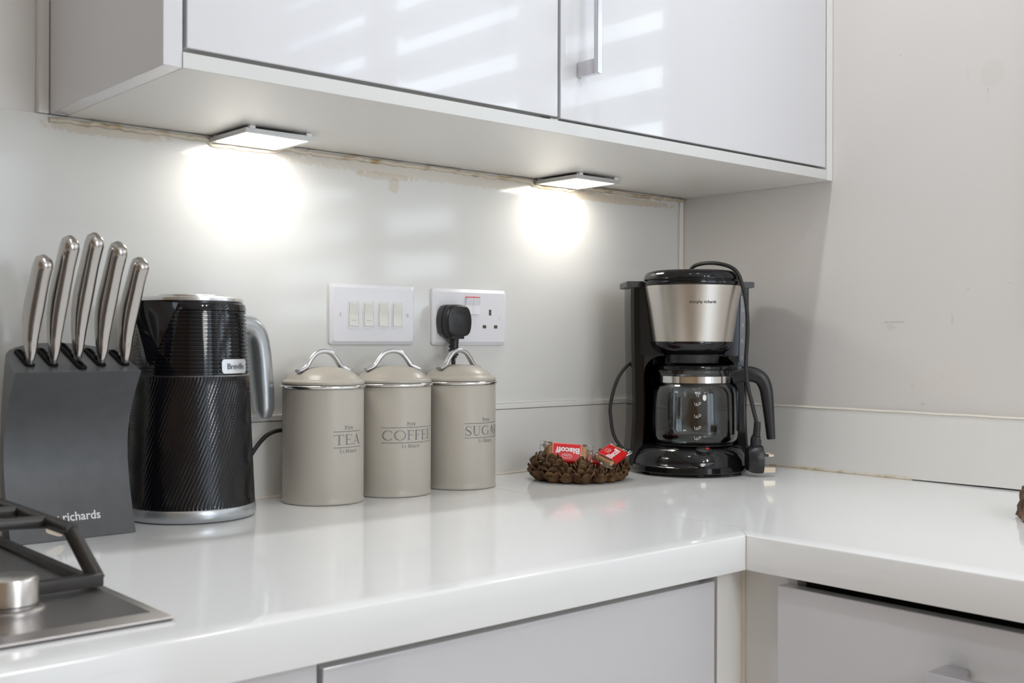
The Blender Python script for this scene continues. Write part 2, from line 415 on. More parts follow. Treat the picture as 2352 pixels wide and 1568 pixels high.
def serif(bm, s, u, v, h, fmap, width=None, inline=False, bold=1.0):
    """lay out text centred on u with its baseline at v and capitals h high; lower case gives small capitals"""
    tw = text_width(s); sx = h if width is None else width/tw; x = -tw/2
    for ch in s:
        k = 1 if ch.isupper() or ch == ' ' else .76
        if ch != ' ':
            for p, w in glyph(ch.upper(), inline):
                ww = [q*h*k*bold for q in w] if isinstance(w, list) else w*h*k*bold
                stroke_quads(bm, [(u+(x+px*k)*sx, v+py*k*h) for px, py in p], ww, fmap, .0025)
        x += GW[ch.upper()]*k + .04
DG = None
def sans(name, s, size, fmap, m, parent, bold=0., width=None, depth=0, shear=0):
    """lettering from the built-in sans typeface, centred, mapped on a surface by fmap(u, v, d)"""
    cu = bpy.data.curves.new('lettering', 'FONT'); cu.body = s; cu.align_x = 'CENTER'; cu.size = 1; cu.offset = bold; cu.extrude = depth; cu.shear = shear
    cu.resolution_u = 3
    o = bpy.data.objects.new('lettering', cu); COL.objects.link(o)
    me = bpy.data.meshes.new_from_object(o.evaluated_get(bpy.context.evaluated_depsgraph_get()))
    bpy.data.objects.remove(o)
    xs = [v.co.x for v in me.vertices]; w = max(xs)-min(xs); mid = (max(xs)+min(xs))/2
    k = size if width is None else width/w
    for v in me.vertices: v.co = fmap((v.co.x-mid)*k, v.co.y*k, v.co.z*k)
    me.name = name; me.materials.clear(); me.materials.append(m)
    return link(name, me, parent)
def cylmap(r, off=.0004, c=(0, 0), a0=0.):
    """wrap (u, v) on a cylinder, u = 0 facing local -y"""
    def f(u, v, d=0):
        a = u/r + a0
        return (c[0]+(r+off+d)*sin(a), c[1]-(r+off+d)*cos(a), v)
    return f

# ------------------------------------------------------------------ room shell
H = .4774; CF = -.3237                         # underside and front of the wall cabinets
bm = B(); box(bm, -2.9, 0.15, 0, .15, 0, 2.4); struct(obj('wall_back', bm, M_wall, smooth=0))
bm = B(); wy0, wy1, wz0, wz1 = -2.35, -.66, Z0+.22, Z0+1.30
box(bm, 0, .15, wy1, 0, 0, 2.4); box(bm, 0, .15, -3.4, wy0, 0, 2.4); box(bm, 0, .15, wy0, wy1, 0, wz0); box(bm, 0, .15, wy0, wy1, wz1, 2.4)
struct(obj('wall_right', bm, M_wallR, smooth=0))
bm = B(); box(bm, -3.05, .15, -3.4, .15, -.1, 0); struct(obj('floor', bm, M_floor, smooth=0))
bm = B(); box(bm, -3.05, .15, -3.4, .15, 2.4, 2.5); struct(obj('ceiling', bm, M_ceil, smooth=0))
# wall opposite, with the glazed garden door opening left clear
bm = B(); box(bm, -2.9, -1.12, -3.4, -3.3, 0, 2.4); box(bm, -.06, 0, -3.4, -3.3, 0, 2.4); box(bm, -1.12, -.06, -3.4, -3.3, 2.25, 2.4)
struct(obj('wall_front', bm, M_wall, smooth=0))
bm = B()
for x in (-1.12, -.62, -.12): box(bm, x, x+.06, -3.36, -3.31, 0, 2.25)
box(bm, -1.12, -.06, -3.36, -3.31, 2.19, 2.25); box(bm, -1.12, -.06, -3.36, -3.31, 0, .10)
struct(obj('door_1', bm, M_trim, smooth=0))
bm = B(); box(bm, -3.05, -2.9, -3.4, .15, 0, 2.4); struct(obj('wall_left_blocker', bm, mat('left_blocker_paint', (.32, .22, .13), .6), smooth=0))  # unseen wall, added to shut out light from the left, coloured dim
# shuttered window in the right wall
bm = B(); box(bm, -.012, .06, wy0, wy0+.05, wz0, wz1); box(bm, -.012, .06, wy1-.02, wy1, wz0, wz1)
box(bm, -.012, .06, wy0+.05, wy1-.02, wz0, wz0+.05); box(bm, -.012, .06, wy0+.05, wy1-.02, wz1-.05, wz1)
for y in (-1.07, -1.66): box(bm, .0, .05, y-.035, y+.035, wz0, wz1)
win = struct(obj('window_1', bm, M_trim, smooth=0))
bm = B()
z = Z0+.225+.0
for k in range(-3, 7):
    zc = Z0 + .672 + .11*k
    if zc < wz0+.06 or zc > wz1-.06: continue
    for a, b in ((wy0+.05, -1.695), (-1.625, -1.105), (-1.035, wy1-.02)):
        # each louvre tips down towards the outside
        poly = [(-.008, .019), (.078, -.014), (.078, -.022), (-.008, .011)]
        rings(bm, [[(px, a, zc+pz) for px, pz in poly], [(px, b, zc+pz) for px, pz in poly]])
o = obj('shutter_louvre', bm, M_trim, win, smooth=0)

# ------------------------------------------------------------------ splashback, upstands
sp = thing('splashback', 'tall glossy off-white splashback panel behind the kettle and canisters', 'splashback')
bxo('panel', (-1.95, -.012, -.008, -.0005, .112, H-.0005), M_splash, sp, bev=.0008)
sp.children[0].location = (0, 0, 0)
bxo('edge_trim', (-1.95, -.012, -.0125, -.0005, .1035, .1118), M_trim, sp, bev=.001)
bxo('corner_trim', (-.0115, -.0006, -.010, -.0005, .104, H-.006), M_trim, sp, bev=.001)
bm = B(); rnd = random.Random(4); pts = []
N = 150
for i in range(N+1):
    x = -1.15+1.145*i/N
    pts.append((x, -.0075+rnd.uniform(-.0008, .0008), H-.0055+rnd.uniform(-.0012, .0012)+(-.006 if abs(x+.90) < .05 or abs(x+.33) < .05 else 0)))
tube(bm, pts, [.0055+rnd.uniform(-.001, .0016) for _ in range(60)], seg=8, raw=True, rb=.0035)
for v in bm.verts: v.co.y = min(v.co.y, -.0006)
obj('sealant_bead', bm, M_caulk, sp)

ub = thing('upstand', 'white upstand strip along the back wall behind the canisters', 'upstand')
bxo('board', (-1.95, -.013, -.012, -.0005, .0008, .103), M_upst, ub, bev=.0012)
bm = B(); tube(bm, [(-1.95+i*.05, -.0125, .0012+.0006*(i % 2)) for i in range(39)], .0022, seg=6, raw=True)
obj('sealant_bead', bm, M_caulkw, ub)
ur = thing('upstand', 'white upstand strip along the right wall, behind the log slice', 'upstand')
bm = B()
v = [bm.verts.new(p) for p in [(-.0005, -.0005, .0008), (-.0125, -.0005, .0008), (-.0125, -.40, .0008), (-.0125, -.60, .0024), (-.0125, -2.6, .0026), (-.0005, -2.6, .0026), (-.0005, -.60, .0024), (-.0005, -.40, .0008)]]
t = [bm.verts.new((q.co.x, q.co.y, .1032)) for q in v]
for a, b in ((0, 1), (1, 2), (2, 3), (3, 4), (4, 5), (5, 6), (6, 7), (7, 0)): bm.faces.new((v[a], v[b], t[b], t[a]))
bm.faces.new(t); bm.faces.new((v[0], v[1], v[2], v[7])); bm.faces.new((v[7], v[2], v[3], v[6])); bm.faces.new((v[6], v[3], v[4], v[5]))
obj('board', bm, M_upst, ur, smooth=0)
bm = B(); tube(bm, [(-.008, -.013-.05*i, .1032+.0005*(i % 2)) for i in range(50)], .0065, seg=8, raw=True, rb=.0022)
obj('sealant_bead', bm, M_caulkw, ur)
bm = B(); tube(bm, [(-.013, -.013-.02*i, .0012+.0005*(i % 2)) for i in range(24)], .0024, seg=6, raw=True)
obj('sealant_bead', bm, M_caulk, ur)

# ------------------------------------------------------------------ worktops
T = .038; D = .6027; E_ = .6037
wl = thing('worktop', 'glossy white worktop along the back wall, carrying kettle, canisters and hob', 'worktop')
bm = B(); box(bm, -2.4, -.5655, -.574, -.0006, -T, 0)
obj('slab', bm, M_top, wl, smooth=0)
bm = B()                                        # front edge, mitred into the inner corner
poly = [(-.574, 0), (-.6005, 0), (-.6020, -.0006), (-.6027, -.0022), (-.6027, -T), (-.574, -T)]
rings(bm, [[(-2.4, y, z) for y, z in poly], [(-.5660-(.6027-.574)+(y+.6027)*1.0-.0091, y, z) for y, z in poly]])
obj('front_edge', bm, M_top, wl, smooth=25)
wr = thing('worktop', 'glossy white worktop along the right wall, under the coffee maker and log slice', 'worktop')
bm = B(); box(bm, -.5650, -.0006, -2.6, -.0006, -T, 0); box(bm, -.575, -.565, -2.6, -.5745, -T, 0)
obj('slab', bm, M_top, wr, smooth=0)
bm = B()
poly = [(-.575, 0), (-.6015, 0), (-.6030, -.0006), (-.6037, -.0022), (-.6037, -T), (-.575, -T)]
rings(bm, [[(x, -.6032+(x+.6037)*1.0, z) for x, z in poly], [(x, -2.6, z) for x, z in poly]])
obj('front_edge', bm, M_top, wr, smooth=25)
bm = B(); box(bm, -.5657, -.5649, -.574, -.0135, -.002, .00015)
q = [(-.5657, -.574), (-.5649, -.574), (-.6034, -.6027), (-.6041, -.6027)]
rings(bm, [[(x, y, -.002) for x, y in q], [(x, y, .00015) for x, y in q]])
box(bm, -.6043, -.6033, -.6036, -.6026, -T, -.0008)
obj('joint_filler', bm, M_seam, wr, smooth=0)

# ------------------------------------------------------------------ wall cabinets
GC = 'white gloss wall cabinets'
def handle_mesh(bm, x, y, z0, z1):
    """square bar handle with two block feet: bar along z in front of a door facing -y"""
    box(bm, x-.0045, x+.0045, y-.038, y-.030, z0, z1, bev=.0012)
    for za, zb in ((z0, z0+.020), (z1-.020, z1)): box(bm, x-.0045, x+.0045, y-.0305, y-.0002, za, zb, bev=.0012)
TOPZ = 1.22
wc = thing('wall_cabinet', 'left wall cabinet, its brown-shaded end panel and plain gloss door, above the kettle', 'cabinet', group=GC)
bm = B(); box(bm, -1.128, -.6225, CF+.022, -.0006, H+.0165, TOPZ); obj('carcass', bm, M_cream, wc, smooth=0)
bxo('end_panel', (-1.150, -1.1302, CF, -.0006, H, TOPZ), M_door, wc, bev=.0008)
bxo('scribe_strip', (-1.1625, -1.1505, -.012, -.0005, H, TOPZ), M_trim, wc, bev=.001)
dl = bxo('door', (-1.1258, -.6248, CF, CF+.019, H+.0205, TOPZ), M_door, wc, bev=.0012)
bm = B(); handle_mesh(bm, -.665, CF, H+.32, H+.49); obj('handle', bm, M_chrome, dl, smooth=22)
wc2 = thing('wall_cabinet', 'right wall cabinet with chrome bar handle, meeting the right wall', 'cabinet', group=GC)
bm = B(); box(bm, -.6215, -.0205, CF+.022, -.0006, H+.0165, TOPZ); obj('carcass', bm, M_cream, wc2, smooth=0)
bxo('end_panel', (-.0165, -.0006, CF-.001, -.0006, H-.0008, TOPZ), M_carc, wc2, bev=.001)
dr = bxo('door', (-.6198, -.0200, CF, CF+.019, H+.0195, TOPZ), M_door, wc2, bev=.0012)
bm = B(); handle_mesh(bm, -.5865, CF, .553, .740); obj('handle', bm, M_chrome, dr, smooth=22)
bxo('hinge_stop', (-.634, -.6205, CF+.004, CF+.021, H+.0155, H+.0185), M_cream, wc)
cb = thing('cabinet_base_panel', 'long white panel closing the underside of both wall cabinets', 'panel')
bxo('panel', (-1.130, -.0170, CF, -.0006, H, H+.0158), M_under, cb, bev=.001)
bxo('front_tone_strip', (-1.1299, -.0171, CF-.0009, CF-.0001, H+.0002, H+.0156), mat('toned_down_edge', (.66, .66, .65), .35), cb)  # added strip, its darker colour tones down the brightly lit front edge

def led(loc, label):
    t = thing('cabinet_light', label, 'light', loc, group='under-cabinet lights')
    bm = B(); w = .0490; b = .0425; d = .006
    outer = [(-w, -w), (w, -w), (w, w), (-w, w)]; inner = [(-b, -b), (b, -b), (b, b), (-b, b)]
    rings(bm, [[(x, y, 0.0006) for x, y in inner], [(x, y, 0) for x, y in inner], [(x, y, 0) for x, y in outer], [(x, y, d) for x, y in outer]], cap0=False)
    obj('frame', bm, M_alu, t, smooth=0)
    bm = B(); vs = [bm.verts.new((x, y, .0004)) for x, y in inner]; bm.faces.new(vs[::-1]); 
    o = obj('diffuser', bm, M_led, t, smooth=0, recalc=False)
    for sx in (-1, 1):
        bm = B(); box(bm, sx*.040-.004, sx*.040+.004, -w-.0008, -w+.007, d-.0005, .0098, bev=.001); obj('clip', bm, M_clip, t)
        bm = B(); box(bm, sx*.040-.004, sx*.040+.004, w-.007, w, d-.0005, .0098, bev=.001); obj('clip', bm, M_clip, t)
    return t
led((-.9005, -.0620, H-.010), 'lit square light under the left wall cabinet, above the kettle and tea canister')
led((-.3305, -.0620, H-.010), 'lit square light under the right wall cabinet, beside the corner')

# ------------------------------------------------------------------ base cabinets
GB = 'white gloss base cabinets'
b1 = thing('base_cabinet', 'base cabinet at lower left, its top flush under the worktop below the hob', 'cabinet', group=GB)
bm = B(); box(bm, -2.0, -1.1355, -.556, -.02, -.80, -T-.0008); obj('carcass', bm, M_carc, b1, smooth=0)
bxo('door', (-2.0, -1.1325, -.578, -.560, -.79, -T-.001), M_door, b1, bev=.001)
b2 = thing('base_cabinet', 'wide base cabinet below the canisters, shadow gap above its door', 'cabinet', group=GB)
bm = B(); box(bm, -1.1345, -.6275, -.556, -.02, -.80, -T-.0008); obj('carcass', bm, M_cream, b2, smooth=0)
bxo('door', (-1.1268, -.6262, -.578, -.560, -.79, -.0512), M_door, b2, bev=.0012)
cp = thing('corner_post', 'white corner filler post below the worktop joint', 'cabinet')
bxo('left_face', (-.6215, -.5760, -.578, -.560, -.80, -.0425), M_carc, cp, bev=.001)
bxo('right_face', (-.5755, -.5580, -.6500, -.5785, -.80, -.0390), M_carc, cp, bev=.001)
bm = B(); rnd = random.Random(9)
tube(bm, [(-.5762+rnd.uniform(-.0006, .0006), -.5785, -.80+.757*i/30) for i in range(31)], [.0036, .0030, .0042, .0032, .0038, .0032], seg=6, raw=True)
obj('sealant_bead', bm, M_caulkw, cp)
b3 = thing('drawer_unit', 'drawer unit under the right worktop, black gap above its drawer', 'cabinet', group=GB)
bm = B()
box(bm, -.556, -.02, -1.45, -1.432, -.80, -T-.0008); box(bm, -.556, -.02, -.669, -.6515, -.80, -T-.0008)
box(bm, -.038, -.02, -1.431, -.6700, -.80, -.12); box(bm, -.556, -.02, -1.431, -.670, -.80, -.782)
obj('carcass', bm, M_dark, b3, smooth=0)
dd = bxo('drawer', (-.594, -.5765, -1.24, -.6370, -.32, -.0505), M_door, b3, bev=.0012)
bm = B(); dz = -.0985
box(bm, -.632, -.622, -.992, -.829, dz-.0055, dz+.0055, bev=.0015)
for ya, yb in ((-.853, -.829), (-.992, -.968)): box(bm, -.6225, -.5945, ya, yb, dz-.0055, dz+.0055, bev=.0015)
obj('handle', bm, M_chrome, dd, smooth=22)
bm = B(); box(bm, -.574, -.52, -1.22, -.685, -.30, -.115); obj('drawer_box', bm, M_dark, dd, smooth=0)
bxo('drawer', (-.594, -.5765, -1.24, -.6370, -.79, -.3235), M_door, b3, bev=.0012)

# ------------------------------------------------------------------ hob
hb = thing('gas_hob', 'stainless steel gas hob at the lower left, knob in front', 'hob')
bm = B(); hx = -1.2385; hy = -.5476
o_ = [(-1.82, hy), (hx, hy), (hx, -.045), (-1.82, -.045)]; def_in = lambda d: [(-1.82+d, hy+d), (hx-d, hy+d), (hx-d, -.045-d), (-1.82+d, -.045-d)]
rings(bm, [[(x, y, .0003) for x, y in def_in(.002)], [(x, y, .0022) for x, y in o_], [(x, y, .0034) for x, y in def_in(.001)], [(x, y, .0062) for x, y in def_in(.013)], [(x, y, .0058) for x, y in def_in(.016)]])
obj('steel_plate', bm, M_hob, hb, smooth=20)
kn = B(); kc = (-1.330, -.4560)
lathe(kn, [(.0255, 0), (.0255, .0015), (.022, .003), (.019, .003), (.019, .0045)], 48, (kc[0], kc[1], .0055)); obj('knob_collar', kn, M_hob, hb)
kn = B(); lathe(kn, [(.0195, .0), (.0208, .001), (.0208, .0185), (.0200, .0205), (.0185, .0212)], 56, (kc[0], kc[1], .0105)); obj('knob', kn, M_knob, hb)
for bx_, by_ in ((-1.40, -.33), (-1.40, -.15)):
    bm = B(); lathe(bm, [(.045, 0), (.045, .006), (.034, .012), (.034, .017), (.0, .018)], 40, (bx_, by_, .0060), cap1=False); obj('burner', bm, M_iron, hb)
ps = thing('pan_support', 'black cast iron pan support standing on the gas hob', 'pan support', (0, 0, 0))
bm = B(); zb = .0066
def bar(a, b, w0=.0048, h0=.0055, w1=None, h1=None):
    tube(bm, [a, b], [w0, w1 or w0], seg=12, n=1, rb=[h0, h1 or h0], raw=False, sq=3.2)
fr_y, bk_y, rx, lx = -.4287, -.115, -1.250, -1.545
box(bm, lx, rx+.002, fr_y-.005, fr_y+.005, zb+.0015, zb+.0125, bev=.002)
box(bm, lx, rx, bk_y-.005, bk_y+.005, zb+.001, zb+.0105, bev=.002)
box(bm, rx-.006, rx+.002, fr_y, bk_y, zb+.001, zb+.0075, bev=.002)
obj('base_frame', bm, M_iron, ps)
for y0, y1 in ((fr_y+.002, -.4085), (bk_y-.002, -.135)):
    bm = B(); bar((rx-.0015, y0, zb+.006), (-1.267, y1, .0538), .0062, .0062, .0052, .0056); obj('leg', bm, M_iron, ps)
bm = B(); bar((-1.2665, -.4115, .0538), (-1.2665, -.132, .0538), .005, .0056)
for y in (-.352, -.277, -.205): 
    tube(bm, [(-1.2665, y, .0538), (-1.30, y, .0548), (-1.36, y, .0548)], [.0050, .0042, .0042], seg=12, n=4, rb=[.0062, .0052, .006], sq=3)
obj('top_grid', bm, M_iron, ps)

# ------------------------------------------------------------------ knife block and knives
kb = thing('knife_block', 'charcoal knife block with a waisted front, left of the kettle', 'knife block', (-1.170, 0, 0))
FY = [(0, -.1530), (.10, -.146), (.25, -.1368), (.42, -.1298), (.55, -.1288), (.66, -.1315), (.78, -.1400), (.90, -.1530), (1.0, -.1662)]
def fy(s):
    for (a, p), (b, q) in zip(FY[:-1], FY[1:]):
        if s <= b: return p+(q-p)*(s-a)/(b-a)
    return FY[-1][1]
fyl = [(s/24., fy(s/24.)) for s in range(25)]
fys = [sum(fyl[max(0, min(24, i+k))][1] for k in (-1, 0, 1))/3 if 0 < i < 24 else fyl[i][1] for i in range(25)]
plan = [(-.0660, 0.), (.0660, 0.)]
W = [(-.0655, .0)] 
def plan_pts():
    p = [(-.066+.132*i/10, 0.) for i in range(11)]
    p += [(.0650, .25), (.0628, .47)]
    for k in range(1, 12):
        a = pi*k/12; p.append((.0628*cos(a), .47+.53*sin(a)))
    p += [(-.0628, .47), (-.0650, .25)]
    return p
bm = B(); rr = []
for i in range(25):
    s = i/24; f = fys[i]; ring = []
    for x, w in plan_pts():
        yt = -.1662+(.0802)*w                       # where this line ends in the sloped top
        zt = .178+.38*(yt+.1662)
        y = f+(-.086+.010*(1-s)-f)*w
        ring.append((x*(1.0 if w == 0 else 1.0), y, s*zt+.0006))
    rr.append(ring)
rings(bm, rr); obj('body', bm, M_kb, kb, smooth=30)
def kmap(u, v, d=0):
    s = (v)/.178; i = min(int(s*24), 23); g = s*24-i
    return (u, fys[i]*(1-g)+fys[i+1]*g-.0004-d, v)
sans('lettering', 'morphy richards', 1, lambda u, v, d=0: kmap(u-.0120, v+.0190, d), M_white, kb, bold=.012, width=.083)
bm = B(); rnd = random.Random(2)
pr = [(.0085*cos(2*pi*k/14)*rnd.uniform(.8, 1.1)*(1+.35*(cos(2*pi*k/14) > .6)), .0055*sin(2*pi*k/14)*rnd.uniform(.8, 1.15)-.002*cos(2*pi*k/14)) for k in range(14)]
vs = [bm.verts.new(kmap(-.0210+x, .0105+z, .0001)) for x, z in pr]; bm.faces.new(vs)
obj('dried_splash', bm, mat('beige_splash', (.55, .46, .38), .6), kb, smooth=0)
def top_z(y): return .178+.38*(y+.1662)
KN = [(-1.2160, -.1475, -.1140, .118, 'far left knife, short steel handle low in the charcoal block'),
      (-1.1922, -.1480, -.1105, .140, 'second knife from the left, tall steel handle in the charcoal block'),
      (-1.1650, -.1560, -.0950, .143, 'middle knife of the block, its wide slot showing at the front'),
      (-1.1415, -.1485, -.1110, .137, 'fourth knife from the left, tall steel handle in the charcoal block'),
      (-1.1156, -.1480, -.1165, .121, 'far right knife, short steel handle closest to the kettle')]
al = math.atan(.38)
for x, ya, yb, L, lab in KN:
    bm = B(); n = 16; o2 = []
    for sgn, yy in ((1, yb), (-1, ya)):
        for k in range(n//2+1):
            a = R(90-180*k/(n//2)) if sgn == 1 else R(270-180*k/(n//2))
            if sgn == 1: o2.append((.0050*cos(R(180*k/8)), yy+.005*sin(R(180*k/8))))
            else: o2.append((-.0050*cos(R(180*k/8)), yy-.005*sin(R(180*k/8))))
    i2 = [(px*.42, (py-(ya+yb)/2)*.88+(ya+yb)/2) for px, py in o2]
    P = lambda q, d: [(px+x+1.170, py-d*sin(al), top_z(py)+d*cos(al)) for px, py in q]
    rings(bm, [P(o2, -.001), P(o2, .0022), P([(px*.8, py) for px, py in o2], .003), P(i2, .003), P(i2, .0013)], cap0=False)
    obj('slot', bm, M_slot, kb)
for i, (x, ya, yb, L, lab) in enumerate(KN):
    yc = -.1445 if i != 2 else -.1385
    k = thing('kitchen_knife', lab, 'knife', (x, yc, top_z(yc)+.003), group='knives in the block')
    ax = Vector((0, -sin(al), cos(al))); fd = Vector((0, -cos(al), -sin(al)))
    TT = [0, .05, .12, .22, .36, .50, .64, .76, .86, .93, .98, 1.0]
    HB = [.0050, .0064, .0084, .0106, .0130, .0138, .0134, .0126, .0122, .0120, .0085, .002]
    HS = [.0032, .0042, .0056, .0070, .0084, .0090, .0088, .0086, .0088, .0088, .0068, .002]
    FO = [.0035, .0024, .0000, -.0040, -.0060, -.0050, -.0026, .0002, .0032, .0056, .0050, .0040]
    bm = B(); rr = []
    def samp(V, t):
        for a in range(len(TT)-1):
            if t <= TT[a+1]: g = (t-TT[a])/(TT[a+1]-TT[a]); return V[a]*(1-g)+V[a+1]*g
        return V[-1]
    for q in range(37):
        t = q/36; c = ax*(t*L)+fd*samp(FO, t); ring = []
        for j in range(20):
            a = 2*pi*j/20; ca, sa = cos(a), sin(a); e = 2/2.6
            ca = math.copysign(abs(ca)**e, ca); sa = math.copysign(abs(sa)**e, sa)
            ring.append(c+fd*(samp(HB, t)*ca)+Vector((1, 0, 0))*(samp(HS, t)*sa))
        rr.append(ring)
    rings(bm, rr); obj('handle', bm, M_steel, k, smooth=60)
    bm = B(); rings(bm, [[ax*d+fd*f_+Vector((s_, 0, 0)) for f_, s_ in ((.0068, .0006), (.0068, -.0006), (-.012, -.0011), (-.012, .0011))] for d in (-.0028, .004)])
    obj('blade', bm, M_steel, k, smooth=0)

# ------------------------------------------------------------------ kettle
KC = Vector((-1.0040, -.0790, 0)); tocam = math.atan2(CAM.y-KC.y, CAM.x-KC.x)
kt = thing('electric_kettle', 'black ribbed electric kettle with silver handle, between knife block and canisters', 'kettle', KC)
def body_r(z):
    P = [(0, .0760), (.011, .0757), (.02, .0752), (.08, .0722), (.13, .0698), (.1705, .0683), (.21, .0662), (.245, .0642), (.2565, .0628)]
    for (a, p), (b, q) in zip(P[:-1], P[1:]):
        if z <= b: return p+(q-p)*(z-a)/(b-a)
    return P[-1][1]
bm = B(); lathe(bm, [(.070, .0004), (.0750, .0012), (.0766, .0040), (.0764, .0135), (.0752, .0155)], 96); obj('base_band', bm, M_silver, kt)
bm = B(); NR = 104; seg = NR*6; rr = []; lv = 44
for i in range(lv+1):
    f = i/lv; z = .0158+(.1695-.0158)*f; tw = .92*f
    ring = []
    for j in range(seg):
        a = 2*pi*j/seg; d = abs(sin(NR/2*(a-tw))); fade = min(1, f*30, (1-f)*30)
        q = body_r(z)-.0016*(1-d**.7)*fade
        ring.append((q*cos(a), q*sin(a), z))
    rr.append(ring)
rings(bm, rr); obj('lower_body', bm, M_kblk, kt, smooth=60)
SA = tocam - R(47)                              # spout: 47 degrees to the picture-left of the camera
SA = tocam + R(-47)
# picture left, seen from the camera, is a clockwise turn of the bearing
bm = B(); prof = []; nrib = 17; z0, z1 = .1710, .2475
for k in range(nrib):
    za = z0+(z1-z0)*k/nrib; h = (z1-z0)/nrib
    for f, d in ((0, .0019), (.18, .0019), (.32, .0), (.78, 0), (.94, .0019)): prof.append((body_r(za+f*h)-d, za+f*h))
prof += [(body_r(.2475)+.0004, .2475), (body_r(.2515)+.0003, .2515), (.0628, .2550), (.0605, .2572), (.052, .2572)]
lathe(bm, prof, 128); obj('upper_body', bm, M_kblk, kt, smooth=25)
bm = B(); rr = []; NS = 24; NZ = 16
for i in range(NZ+1):
    f = i/NZ; z = .182+(.2555-.182)*f; half = R(4)+R(29)*f**.9; ext = .0295*f**1.15
    ring = []
    for j in range(NS+1):
        u = 2*j/NS-1; q = body_r(z)+.0006+ext*(1-abs(u))**1.0
        a = SA+u*half*(1-.25*(1-abs(u)))
        ring.append((q*cos(a), q*sin(a), z+(.003*f*(1-abs(u)))))
    for j in range(NS, -1, -1):
        u = 2*j/NS-1; q = body_r(z)-.004; a = SA+u*half*.95
        ring.append((q*cos(a), q*sin(a), z))
    rr.append(ring)
rings(bm, rr); obj('spout', bm, M_kblk, kt, smooth=40)
bm = B(); lathe(bm, [(.050, .2574), (.0600, .2574), (.0612, .2590), (.0606, .2622), (.0580, .2640), (.0545, .2640), (.053, .2630), (.040, .2634), (.0395, .2662), (.0370, .2674), (.0, .2676)], 96, cap1=False)
obj('lid', bm, M_chrome, kt, smooth=30)
ha = SA+pi; hd = Vector((cos(ha), sin(ha), 0))
bm = B(); hp = [(.0600, .2300), (.0760, .2330), (.0960, .2310), (.1095, .2190), (.1155, .1980), (.1190, .1720), (.1225, .1450), (.1250, .1220), (.1262, .1105)]
tube(bm, [hd*r+Vector((0, 0, z)) for r, z in hp], [.012, .0125, .0128, .0128, .0128, .0128, .0126, .0120, .0070], seg=20, n=6, ref=(-hd.y, hd.x, 0), rb=[.013, .0135, .0145, .015, .015, .015, .0145, .013, .007], sq=2.5)
obj('handle', bm, M_silver, kt, smooth=60)
bm = B(); box(bm, -.004, .004, -.001, .001, 0, .003); obj('lid_catch', bm, M_chrome, kt, loc=(hd.x*.050, hd.y*.050, .2640))
badge_a = tocam+R(47)
def kbmap(u, v, d=0):
    a = badge_a+u/.0685
    q = body_r(v)+.0012+d
    return (q*cos(a), q*sin(a), v)
bm = B(); pl = rrect(.0415, .0168, .003, 4); inner_ = []
N = 20
for row in range(2): pass
cols = []
for i in range(N+1):
    u = -.02075+.0415*i/N; e = max(0, abs(u)-(.02075-.003)); cut = .003-math.sqrt(max(0, .003**2-e**2))
    cols.append([kbmap(u, .1731+cut, 0), kbmap(u, .1731+.0168-cut, 0), kbmap(u, .1731+.0168-cut, -.0028), kbmap(u, .1731+cut, -.0028)])
rings(bm, cols); bd = obj('badge', bm, M_badge, kt, smooth=40)
sans('lettering', 'Breville', 1, lambda u, v, d=0: kbmap(u+.001, v+.1782, .0005), M_ink, bd, bold=.018, width=.0285)
bm = B(); kw = lambda x, y, z: (x-KC.x, y-KC.y, z)
tube(bm, [kw(-.9440, -.0600, .0050), kw(-.9250, -.0480, .030), kw(-.9080, -.0420, .0580), kw(-.8810, -.0340, .0840), kw(-.8560, -.0290, .0920), kw(-.8350, -.0185, .0860), kw(-.8168, -.0172, .072), kw(-.78, -.0172, .050), kw(-.765, -.0172, .035)], .0029, seg=10, n=8)
obj('power_cord', bm, M_rubber, kt)

